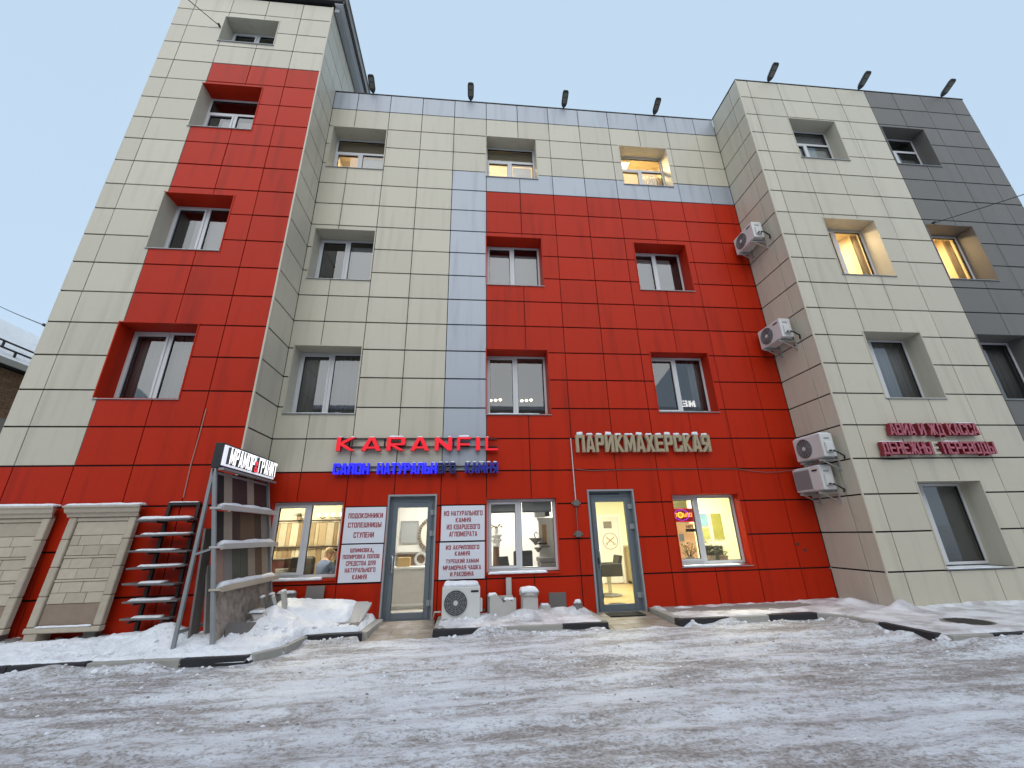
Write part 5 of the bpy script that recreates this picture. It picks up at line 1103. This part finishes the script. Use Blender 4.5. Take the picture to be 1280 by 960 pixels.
def office_chair(c, rz, label, mat='black', z=0.04):
    o = bpy.data.objects.new('office_chair', None); COL.objects.link(o); o.location = (c[0], c[1], z); o.rotation_euler = (0, 0, rz); OFF[o.name] = (0, 0, 0); tag(o, label, 'chair', 'chairs inside the shops')
    for nm, mb, bv in (('seat', MB().box(-.25, .25, -.25, .25, .44, .53), .03), ('backrest', MB().box(-.25, .25, .20, .29, .60, 1.14), .04), ('back_post', MB().box(-.04, .04, .24, .27, .5, .62), 0), ('column', MB().tube([(0, 0, .08), (0, 0, .44)], .03, 8), 0), ('star_base', MB().bar((-.28, 0, .06), (.28, 0, .06), .05, .04).bar((0, -.28, .06), (0, .28, .06), .05, .045), 0)):
        q = mb.build(nm, mat, o, bevel=bv, seg=2); q.location = (0, 0, 0)
    return o
office_chair((-4.05, 1.25), R(25), 'black office chair between the cabinet and the seated people')
dk = thing('office_desk', 'wooden desk the two people sit at', 'desk', (-3.2, 1.9, 0.04)); parts(dk, ('top', B(-3.95, -2.62, 1.62, 2.15, .72, .75), 'wood'), ('leg', B(-3.93, -3.88, 1.65, 2.12, .04, .72), 'wood'), ('leg', B(-2.69, -2.64, 1.65, 2.12, .04, .72), 'wood'))
o = thing('computer_monitor', 'dark monitor on the desk behind the seated people', 'monitor', (-3.30, 1.95, .75)); parts(o, ('screen', B(-3.52, -3.02, 1.93, 1.97, 1.02, 1.42), 'black'), ('stand', MB().box(-3.31, -3.23, 1.94, 1.98, .76, 1.02).box(-3.38, -3.16, 1.86, 2.04, .75, .765), 'black'))
def person(loc, rz, label, top, hairm, lean=0.0, seat=0.50, bald=False):
    # seated figure: one continuous skinned surface; hair is a child
    J = {'pel': (0, 0, seat + .08), 'sp1': (0, -.01 - lean * .3, seat + .26), 'ch': (0, -.03 - lean * .8, seat + .44), 'nk': (0, -.05 - lean, seat + .60), 'hd': (0, -.075 - lean * 1.15, seat + .70), 'ht': (0, -.07 - lean * 1.2, seat + .80)}
    rr = {'pel': (.16, .13), 'sp1': (.145, .11), 'ch': (.165, .12), 'nk': (.055, .055), 'hd': (.082, .098), 'ht': (.066, .08)}
    E = [('pel', 'sp1'), ('sp1', 'ch'), ('ch', 'nk'), ('nk', 'hd'), ('hd', 'ht')]
    for s, t in ((-1, 'l'), (1, 'r')):
        J['sh' + t] = (s * .19, -.03 - lean * .85, seat + .51); J['el' + t] = (s * .25, -.16 - lean, seat + .28); J['wr' + t] = (s * .14, -.38 - lean, seat + .28); J['ha' + t] = (s * .09, -.47 - lean, seat + .285)
        rr['sh' + t] = (.068, .068); rr['el' + t] = (.048, .048); rr['wr' + t] = (.032, .03); rr['ha' + t] = (.042, .022)
        E += [('ch', 'sh' + t), ('sh' + t, 'el' + t), ('el' + t, 'wr' + t), ('wr' + t, 'ha' + t)]
        J['hp' + t] = (s * .10, -.04, seat + .05); J['kn' + t] = (s * .13, -.46, seat + .05); J['an' + t] = (s * .13, -.46, .10); J['to' + t] = (s * .14, -.62, .045)
        rr['hp' + t] = (.095, .09); rr['kn' + t] = (.065, .065); rr['an' + t] = (.042, .045); rr['to' + t] = (.045, .03)
        E += [('pel', 'hp' + t), ('hp' + t, 'kn' + t), ('kn' + t, 'an' + t), ('an' + t, 'to' + t)]
        for k in range(5):                                   # fingers and thumb
            f0 = 'f%s%d' % (t, k); f1 = f0 + 'b'; dx = (k - 1.5) * .021 if k < 4 else -s * .045; ln = (.072, .085, .08, .06, .03)[k]
            J[f0] = (s * .09 + dx, -.50 - lean - ln * .4, seat + .285); J[f1] = (s * .09 + dx * 1.05, -.50 - lean - ln, seat + .268); rr[f0] = (.0095, .0095); rr[f1] = (.008, .008); E += [('ha' + t, f0), (f0, f1)]
    bm = bmesh.new(); lay_ = bm.verts.layers.skin.verify(); V = {}
    for k, p in J.items(): V[k] = bm.verts.new(p); V[k][lay_].radius = rr[k]; V[k][lay_].use_root = (k == 'pel')
    for a, b in E: bm.edges.new((V[a], V[b]))
    me = bpy.data.meshes.new('body'); bm.to_mesh(me); bm.free()
    tmp = bpy.data.objects.new('body_tmp', me); COL.objects.link(tmp); tmp.modifiers.new('skin', 'SKIN'); ss = tmp.modifiers.new('sub', 'SUBSURF'); ss.levels = 2; ss.render_levels = 2
    dg = bpy.context.evaluated_depsgraph_get(); dg.update(); m2 = bpy.data.meshes.new_from_object(tmp.evaluated_get(dg)); bpy.data.objects.remove(tmp)
    m2.materials.clear()
    for m in (top, 'skin', 'trousers', 'black'): m2.materials.append(MAT[m])
    for p in m2.polygons:
        c = p.center; p.use_smooth = True
        p.material_index = 1 if c.z > seat + .585 or (c.y < -.37 - lean and c.z > seat + .2) else (3 if c.z < .10 else (2 if c.z < seat + .12 else 0))
    o = bpy.data.objects.new('person', None); COL.objects.link(o); o.location = loc; o.rotation_euler = (0, 0, rz); OFF[o.name] = (0, 0, 0); tag(o, label, 'person')
    q = link('body', m2, o); q.location = (0, 0, 0)
    hx, hy, hz = J['hd']; 
    prof = []; mb = MB(); hs = []
    for i in range(7):
        th = R(8 + i * 14)
        for j in range(16):
            ph = 2 * math.pi * j / 16; r = 1.0
            x = .088 * math.sin(th) * math.sin(ph); y = .105 * math.sin(th) * math.cos(ph); z = .112 * math.cos(th)
            if math.cos(ph) < -0.3 and i > (2 if not bald else 0): z = .112 * math.cos(R(8 + 2 * 14)); x *= .95; y *= .97
            hs.append((hx + x, hy + .008 + y, hz + .045 + z))
    fs = [(i * 16 + j, i * 16 + (j + 1) % 16, (i + 1) * 16 + (j + 1) % 16, (i + 1) * 16 + j) for i in range(6) for j in range(16)] + [tuple(range(15, -1, -1))]
    q = mb.add(hs, fs).build('hair', hairm, o, smooth=True); q.location = (0, 0, 0)
    nb = MB().add([(hx - .014, hy - .098, hz + .015), (hx + .014, hy - .098, hz + .015), (hx, hy - .092, hz + .055), (hx, hy - .125, hz + .018), (hx, hy - .095, hz + .004)], [(0, 3, 2), (3, 1, 2), (0, 4, 3), (4, 1, 3)]).build('nose', 'skin', o, smooth=True); nb.location = (0, 0, 0)
    for s in (-1, 1):
        for nm, c, r, m in (('eye', (hx + s * .03, hy - .092, hz + .05), .010, 'black'), ('ear', (hx + s * .086, hy + .005, hz + .03), .020, 'skin')):
            bmm = bmesh.new(); bmesh.ops.create_icosphere(bmm, subdivisions=2, radius=r); mm = bpy.data.meshes.new(nm); bmm.to_mesh(mm); bmm.free(); mm.materials.append(MAT[m]); q = link(nm, mm, o); q.location = c
    q = B(hx - .022, hx + .022, hy - .094, hy - .088, hz - .028, hz - .020).build('mouth', M('lips', (.32, .12, .10), .5) if 'lips' not in bpy.data.materials else bpy.data.materials['lips'], o); q.location = (0, 0, 0)
    return o
person((-3.66, 1.18, 0.04), R(140), 'fair haired person in a blue shirt seated with back to the window', 'shirt', 'hairb', 0.10, bald=True, seat=0.48)
office_chair((-3.70, 1.12), R(140), 'low office chair under the person in blue')
person((-3.30, 1.46, 0.04), R(-35), 'dark haired person in an olive top facing the window', 'olive', 'hair', 0.04, seat=0.46)
office_chair((-3.32, 1.50), R(145) + math.pi, 'office chair under the dark haired person')
# --- stone shop, seen through the door
o = thing('reception_counter', 'white panelled counter seen through the left door', 'counter', (-1.8, 1.4, 0.04)); parts(o, ('front', B(-2.28, -0.9, 1.35, 1.40, .045, .86), 'slabw'), ('top', B(-2.30, -0.88, 1.30, 1.75, .861, .90), 'paper'), ('kick_rail', B(-2.2, -1.0, 1.335, 1.349, .10, .15), 'paper'))
o = thing('carton', 'yellow brown carton standing on the counter', 'box', (-1.95, 1.5, .9)); parts(o, ('box', B(-2.02, -1.74, 1.42, 1.66, .902, 1.10), M('carton_brown', (.42, .28, .11), .8)))
o = thing('white_ring', 'round white ring shaped sample on the counter', 'sample', (-1.5, 1.5, .9)); rg = MB(); rg.disc_y((-1.49, 0, 1.06), .10, .15, 1.45, 1.50, 24); parts(o, ('ring', rg, 'paper'))
o = thing('wall_shelf', 'dark shelf on the wall behind the counter', 'shelf', (-1.8, 2.95, 1.1)); parts(o, ('board', B(-2.30, -0.9, 2.85, 3.17, 1.12, 1.16), 'slabg'), ('back_panel', B(-2.28, -0.92, 3.15, 3.19, .78, 1.119), 'stoneb'))
o = thing('wall_mirror', 'rectangular grey framed mirror behind the counter', 'mirror', (-1.98, 3.15, 1.37)); parts(o, ('frame', MB().box(-2.27, -1.78, 3.15, 3.18, 1.38, 1.42).box(-2.27, -1.78, 3.15, 3.18, 1.93, 1.97).box(-2.27, -2.23, 3.15, 3.18, 1.421, 1.929).box(-1.82, -1.78, 3.15, 3.18, 1.421, 1.929), 'acm'), ('mirror_glass', B(-2.23, -1.82, 3.17, 3.185, 1.42, 1.93), 'alul'))
o = thing('oval_mosaic', 'large oval ornament with dark mosaic rim on the wall', 'ornament', (-1.45, 3.15, 1.2))
ov = MB(); n = 36
for r0, r1, y0 in ((0.30, 0.38, 3.13),):
    for k in range(n):
        a, b = 2 * math.pi * k / n + .02, 2 * math.pi * (k + 1) / n - .02
        q = MB().add([(-1.42 + r * math.cos(t), yy, 1.60 + 1.18 * r * math.sin(t)) for yy in (3.13, 3.18) for r, t in ((r0, a), (r1, a), (r1, b), (r0, b))], [(0, 1, 2, 3), (4, 7, 6, 5), (0, 4, 5, 1), (1, 5, 6, 2), (2, 6, 7, 3), (3, 7, 4, 0)]).build('rim_tile', 'slabg' if k % 2 else 'stoneb', o)
MB().add([(-1.42 + .295 * math.cos(2 * math.pi * k / n), 3.165, 1.60 + .348 * math.sin(2 * math.pi * k / n)) for k in range(n)], [tuple(range(n))]).build('centre', 'roomw', o)
for k in range(3):
    z = 1.42 + k * .18; MB().tube([(-1.42 + (.05 + .04 * math.cos(t)) * (1 if k % 2 else -1), 3.155, z + .08 * math.sin(t)) for t in np.linspace(0, 5, 14)], .009, 5).build('scroll', 'stoneb', o)
# --- stone shop, middle window
for a, b in ((0.06, 0.66), (0.79, 1.45)):
    o = thing('roller_blind', 'grey roller blind across the %s half of the middle window' % ('left' if a < .5 else 'right'), 'blind', ((a + b) / 2, .24, 2.02), 'roller blinds in the middle window')
    parts(o, ('cloth', B(a, b, .255, .262, 2.03, 2.27), M('roller_cloth_%d' % int(a * 9), (.36, .37, .365), .8)), ('bottom_bar', B(a, b, .25, .268, 2.00, 2.03), 'box'), ('cord', MB().tube([(b - .03, .25, 2.0), (b - .03, .25, 1.2)], .003, 5), 'pvc'))
o = thing('stone_pedestal', 'brown stone column with a white carved capital and flowers', 'pedestal', (.29, 1.6, .04))
parts(o, ('base', MB().lathe([(.17, 0), (.17, .08), (.12, .14)], (.29, 1.6, .04), 16), 'slabg'), ('shaft', MB().lathe([(.085, .14), (.075, 1.24)], (.29, 1.6, .04), 18), M('brown_marble', (.16, .08, .045), .3, var=.4)), ('capital', MB().lathe([(.08, 1.24), (.10, 1.27), (.085, 1.31), (.13, 1.40), (.10, 1.45), (.15, 1.49), (.15, 1.52)], (.29, 1.6, .04), 18), 'paper'), smooth=False)
for k in range(6): a = k * math.pi / 3; MB().lathe([(.01, 0), (.03, .03), (.02, .06), (.005, .07)], (.29 + .12 * math.cos(a), 1.6 + .12 * math.sin(a), 1.40), 8).build('carved_scroll', 'paper', o)
MB().lathe([(.04, 0), (.06, .06), (.05, .14)], (.30, 1.6, 1.565), 12).build('vase', 'paper', o)
for k in range(9): a = k * .75; MB().tube([(.30, 1.6, 1.68), (.30 + .07 * math.cos(a), 1.6 + .05 * math.sin(a), 1.76), (.30 + .15 * math.cos(a), 1.6 + .1 * math.sin(a), 1.74 + .06 * math.sin(k * 2))], [.007, .006, .012], 5).build('flower_stem', 'olive', o)
office_chair((.85, 1.75), R(200), 'grey office chair behind the middle window', 'acd')
o = thing('office_desk', 'pale desk behind the middle window', 'desk', (.75, 1.2, .04)); parts(o, ('top', B(.35, 1.40, .95, 1.45, .80, .83), 'paper'), ('leg', B(.37, .41, .97, 1.43, .04, .80), 'paper'), ('leg', B(1.34, 1.38, .97, 1.43, .04, .80), 'paper'))
o = thing('laptop', 'open black laptop on the pale desk', 'laptop', (.52, 1.2, .83)); parts(o, ('base', B(.40, .68, 1.1, 1.32, .831, .85), 'black'), ('screen', MB().obox((.44, 1.24, .965), (.30, .012, .22), Euler((R(-15), 0, R(35))).to_matrix()), 'black'))
o = thing('wall_fountain', 'dark tiered wall fountain bowl beside the pilaster', 'fountain', (1.2, 1.3, 1.1))
parts(o, ('bowl', MB().lathe([(.02, 0), (.06, .06), (.15, .14), (.16, .16), (.10, .15)], (1.22, 1.3, 1.30), 18), 'slabg'), ('small_bowl', MB().lathe([(.02, 0), (.09, .09), (.09, .11)], (1.27, 1.28, 1.14), 16), 'slabg'), ('scroll', MB().tube([(1.22, 1.3, 1.46), (1.19, 1.3, 1.54), (1.24, 1.3, 1.60), (1.28, 1.3, 1.55)], .012, 6), 'iron'), ('wall_arm', MB().tube([(1.22, 1.3, 1.33), (1.5, 1.3, 1.33)], .02, 6), 'iron'))
o = thing('stone_pilaster', 'pale carved pilaster holding a brown marble strip', 'pilaster', (1.55, 1.3, .04)); parts(o, ('body', B(1.32, 1.77, 1.36, 1.46, .04, 1.86), 'slabw'), ('marble_strip', B(1.40, 1.50, 1.335, 1.359, 1.30, 1.76), 'wood'), ('cap', B(1.29, 1.77, 1.33, 1.48, 1.861, 1.92), 'slabw'), ('ledge', B(1.36, 1.56, 1.30, 1.335, 1.24, 1.285), 'slabg'))
o = thing('wall_speaker', 'grey box hanging high above the pilaster', 'box', (1.4, 1.3, 1.93)); parts(o, ('box', B(1.22, 1.46, 1.2, 1.4, 1.93, 2.25), 'acm'), ('side_panel', B(1.461, 1.58, 1.22, 1.4, 1.95, 2.25), 'black'))
for i in range(5):
    o = thing('stacked_slab', '%s grey slab of the stack at the right of the middle window' % ('bottom', 'second', 'middle', 'fourth', 'top')[i], 'slab', (1.45, .9, .55 + i * .10), 'stack of grey slabs inside the middle window'); B(1.20 + .02 * (i % 2), 1.74, .6, 1.15, .55 + i * .102, .64 + i * .102).build('slab', 'slabg' if i % 2 else 'box', o, bevel=.008)
o = thing('slab_trestle', 'wooden trestle under the stack of grey slabs', 'trestle', (1.45, .9, .04)); parts(o, ('top', B(1.15, 1.76, .58, 1.17, .50, .549), 'wood'), ('leg', B(1.17, 1.22, .6, 1.15, .04, .50), 'wood'), ('leg', B(1.70, 1.75, .6, 1.15, .04, .50), 'wood'))
# --- hairdresser, through the door
dn = thing('inner_door', 'white inner door with a scissors emblem seen through the right door', 'door', (4.15, 4.65, .04)); parts(dn, ('leaf', B(3.84, 4.46, 4.66, 4.69, .06, 2.02), 'paper'), ('casing', MB().box(3.76, 3.835, 4.64, 4.69, .05, 2.10).box(4.465, 4.54, 4.64, 4.69, .05, 2.10).box(3.836, 4.464, 4.64, 4.69, 2.025, 2.10), 'roomn'), ('name_plaque', B(3.97, 4.24, 4.645, 4.659, 1.67, 1.88), 'slabg'))
em = MB(); em.disc_y((4.15, 0, 1.28), .235, .25, 4.652, 4.659, 36); em.build('emblem_ring', 'stoneb', dn)
for s in (-1, 1):
    MB().bar((4.15 - s * .10, 4.655, 1.22), (4.15 + s * .13, 4.655, 1.40), .022, .006, (0, 1, 0)).build('emblem_blade', 'wood', dn); e2 = MB(); e2.disc_y((4.15 - s * .125, 0, 1.19), .022, .036, 4.652, 4.659, 16); e2.build('emblem_loop', 'wood', dn)
bc = thing('barber_chair', 'black barber chair on a steel pedestal behind the right door', 'chair', (3.25, 2.2, .04))
parts(bc, ('seat', B(2.98, 3.50, 1.95, 2.45, .50, .62), 'acd'), ('armrest', B(2.94, 3.50, 1.90, 1.97, .50, .80), 'acd'), ('armrest', B(2.94, 3.50, 2.43, 2.50, .50, .80), 'acd'), ('backrest', MB().obox((3.47, 2.2, .78), (.09, .46, .42), Euler((0, R(14), 0)).to_matrix()), 'acd'), bevel=.02, seg=2)
parts(bc, ('column', MB().lathe([(.05, .08), (.04, .30), (.055, .32), (.055, .46)], (3.22, 2.2, .04), 14), 'steel'), ('base', MB().lathe([(.30, 0), (.30, .025), (.06, .06)], (3.22, 2.2, .041), 28), 'acm'), ('footrest', B(2.74, 2.97, 2.05, 2.35, .30, .34), 'acm'), ('foot_bar', MB().bar((2.86, 2.2, .33), (3.05, 2.2, .52), .05, .03), 'steel'))
o = thing('hair_cabinet', 'narrow wooden cabinet beside the inner door', 'cabinet', (4.75, 4.5, .04)); parts(o, ('carcass', B(4.60, 4.98, 4.35, 4.66, .12, 1.10), M('cabinet_wood', (.42, .33, .17), .5)), ('leg', B(4.62, 4.66, 4.37, 4.64, .05, .12), 'iron'), ('leg', B(4.92, 4.96, 4.37, 4.64, .05, .12), 'iron'))
o = thing('indoor_mat', 'dark mat on the hairdresser floor inside the door', 'doormat', (2.95, .8, .04)); parts(o, ('mat', MB().lathe([(.25, 0), (.25, .012), (.2, .016)], (2.95, .75, .041), 20), 'rubber'))
# --- hairdresser window
sgn = thing('open_sign', 'glowing red and purple OPEN sign in the right window', 'sign', (4.48, .33, 1.72))
EO = emis('led_orange', (1.0, .30, .03), 2.2); EP = emis('led_purple', (.45, .04, .9), 2.0); ERD = emis('led_red', (1.0, .01, .04), 1.3)
B(4.24, 4.77, .345, .365, 1.73, 2.03).build('panel', emis('led_panel', (.5, .0, .02), .35, (.03, .005, .006)), sgn)
for c, a, b in layout('ОТКРЫТО', 4.275, 4.735, .12): link('letter', letter_mesh(c, a, b, 1.84, 1.93, .336, .006, [EO], .26), sgn)
for k in range(26):
    t = 2 * math.pi * k / 26; MB().disc_y((4.49 + .17 * math.cos(t), 0, 1.885 + .115 * math.sin(t)), 0, .010, .336, .342, 6).build('light_dot', EP, sgn)
MB().box(4.245, 4.765, .338, .344, 1.735, 1.745).box(4.245, 4.765, .338, .344, 2.015, 2.025).box(4.245, 4.255, .338, .344, 1.746, 2.014).box(4.755, 4.765, .338, .344, 1.746, 2.014).build('light_border', ERD, sgn)
ey = MB(); ey.disc_y((4.46, 0, 1.885), .052, .066, .336, .342, 20); ey.build('light_ring', emis('led_yellow', (1, .6, .05), 2.2), sgn)
o = thing('window_sticker', 'dark lettered sticker under the open sign', 'sticker', (4.65, .33, 1.52)); text_line('printed_line', 'БЮРО', 4.54, 4.72, 1.60, 1.67, .322, 'black', o, depth=.002)
MB().box(4.52, 4.77, .322, .324, 1.52, 1.585).build('dark_band', 'black', o)
o = thing('paper_note', 'small pale paper note low in the right window', 'notice', (4.40, .33, 1.32)); parts(o, ('sheet', B(4.34, 4.46, .322, .324, 1.32, 1.48), 'acm'))
o = thing('peach_screen', 'peach coloured screen behind the open sign', 'screen', (4.75, 1.3, .04)); parts(o, ('panel', B(4.45, 5.32, 1.45, 1.48, .06, 1.72), M('peach', (.72, .42, .27), .8, var=.2)), ('foot', B(4.5, 4.6, 1.3, 1.6, .04, .059), 'iron'), ('foot', B(5.15, 5.25, 1.3, 1.6, .04, .059), 'iron'))
for i, (a, b, c, d, m, l) in enumerate([(6.30, 6.62, 1.66, 2.0, (.25, .45, .62), 'blue poster on the hairdresser back wall'), (6.30, 6.62, 1.30, 1.6, (.45, .46, .16), 'yellow green poster below the blue one'), (6.74, 7.05, 1.30, 2.0, (.38, .36, .08), 'tall olive framed poster on the hairdresser wall')]):
    o = thing('wall_poster', l, 'poster', ((a + b) / 2, 3.0, c)); parts(o, ('frame', B(a - .02, b + .02, 3.02, 3.05, c - .02, d + .02), 'paper'), ('print', B(a, b, 3.01, 3.019, c, d), M('poster_%d' % i, m, .5, var=.5, vscale=7)))
MB().box(6.1, 7.34, 3.051, 3.10, .05, 2.94).build('partition', 'roomy', bld)
def leafy(x, y, z, label, n, seed, tall=.25):
    o = thing('potted_plant', label, 'plant', (x, y, z)); MB().lathe([(.07, 0), (.10, .14), (.11, .15)], (x, y, z), 12).build('pot', 'stoneb', o); rnd = random.Random(seed); mb = MB(); stt = MB()
    for k in range(n):
        a = rnd.uniform(0, 6.28); rr_ = rnd.uniform(.04, .22); h_ = rnd.uniform(.12, tall + .1); c = Vector((x + rr_ * math.cos(a), y + rr_ * .5 * math.sin(a), z + .1 + h_)); u = Vector((math.cos(a), math.sin(a), rnd.uniform(-.3, .5))).normalized(); v = u.cross(Vector((0, 0, 1))).normalized() * .022; L_ = rnd.uniform(.05, .09)
        mb.add([c - u * L_ * .5, c + v, c + u * L_ * .5, c - v], [(0, 1, 2, 3)])
        if k % 5 == 0: stt.tube([(x, y, z + .12), c], .004, 4)
    mb.build('foliage', M('leaf_green', (.05, .08, .03), .5, var=.5, vscale=20) if 'leaf_green' not in bpy.data.materials else bpy.data.materials['leaf_green'], o); stt.build('stems', 'olive', o); return o
o = thing('plant_shelf', 'white inner sill shelf holding the plants in the right window', 'shelf', (5.0, .5, .7)); parts(o, ('board', B(4.18, 5.72, .35, .80, .81, .84), 'paper'), ('bracket', B(4.3, 4.34, .345, .7, .7, .809), 'iron'), ('bracket', B(5.5, 5.54, .345, .7, .7, .809), 'iron'))
leafy(4.66, .6, .84, 'leafy pot plant on the left of the right window sill', 110, 1); leafy(5.18, .62, .84, 'leafy pot plant in the middle of the right window sill', 120, 2); leafy(5.45, .55, .84, 'smaller pot plant at the right of the window sill', 80, 3, .18)
office_chair((5.75, 1.7), R(170), 'dark high backed chair behind the window plants')

# ================================================================== NEIGHBOURS
nb = thing('brick_house', 'old brick house with snowy roof beyond the left wing', 'house', (-14.5, 5, 0))
X0 = -12.5
B(-17.5, X0 - 0.13, 0.5, 12, 0, 5.95).build('wall', 'seam', nb)
bmesh_brick = B(0, 0.12, 0.006, 0.246, 0.005, 0.07).mesh('brick', 'brick')
jm = B(X0 - .128, X0 - .03, 0.5, 12, 0, 5.92).build('mortar', 'concrete', nb)
for j in range(16):
    for i in range(12):
        o = bpy.data.objects.new('brick', bmesh_brick); COL.objects.link(o); o.parent = nb; y = 1.0 + i * .252 + (j % 2) * .126
        o.location = Vector((X0 - .135, y, 4.70 + j * .076)) - Vector((-14.5, 5, 0))
B(X0 - .3, X0 + .22, 0.3, 12.2, 5.95, 6.03).build('eaves', 'cap', nb); B(X0 + .221, X0 + .25, 0.3, 12.2, 5.94, 6.10).build('gutter', 'trim', nb)
ev = X0 + .22
rfm = MB().add([(ev, .3, 6.05), (ev, 12.2, 6.05), (-15.2, 9.0, 8.3), (-15.2, 3.4, 8.3), (-17.9, .3, 6.05), (-17.9, 12.2, 6.05)], [(0, 1, 2, 3), (4, 0, 3), (1, 5, 2), (5, 4, 3, 2)]).build('roof', 'snow', nb)
for dx, dz in ((.35, .32), (.75, .66)):
    g = MB().tube([(ev - dx, .6, 6.05 + dz + .1), (ev - dx, 11, 6.05 + dz + .1)], .025, 6)
    for i in range(9): g.box(ev - dx - .02, ev - dx + .02, 1 + i * 1.15, 1.04 + i * 1.15, 6.05 + dz - .1, 6.05 + dz + .1)
    g.build('snow_guard', 'iron', nb)
# houses across the street, seen in the window panes
ob = thing('opposite_building', 'long pale apartment block across the street behind the viewer', 'building', (4, -28, 0))
B(-22, 32, -34, -26, 0, 12.2).build('wall', M('pale_render', (.34, .32, .29), .9, var=.15), ob); B(-22.3, 32.3, -34.3, -25.6, 12.2, 12.5).build('roof', 'snow', ob)
wm = B(-.75, .75, 0, .1, 0, 1.5).mesh('window', 'black')
for f in range(4):
    for i in range(18):
        o = bpy.data.objects.new('window', wm); COL.objects.link(o); o.parent = ob; o.location = Vector((-20 + i * 3, -26.0, 1.2 + f * 2.9)) - Vector((4, -28, 0))
EWM = emis('bright_roof_letter', (1, 1, 1), 6.0); osn = thing('roof_sign', 'white lit letters on the roof of the block across the street', 'sign', (20.2, -25.9, 12.5))
for x in (19.7, 20.0, 20.4, 20.8): MB().box(x - .03, x + .03, -26.0, -25.94, 12.45, 13.0).build('post', 'iron', osn)
for c, a, b in (('М', 20.90, 20.27), ('Е', 20.12, 19.58)):
    me = letter_mesh(c, b, a, 12.58, 13.2, -25.95, .1, [EWM], .28)
    v = np.empty(len(me.vertices) * 3); me.vertices.foreach_get('co', v); v = v.reshape(-1, 3); v[:, 0] = a + b - v[:, 0]; v[:, 1] = -51.75 - v[:, 1]
    me.vertices.foreach_set('co', v.ravel()); me.update(); link('letter', me, osn)
print('panels', NP, 'tris', sum(len(o.data.polygons) for o in bpy.data.objects if o.type == 'MESH'))
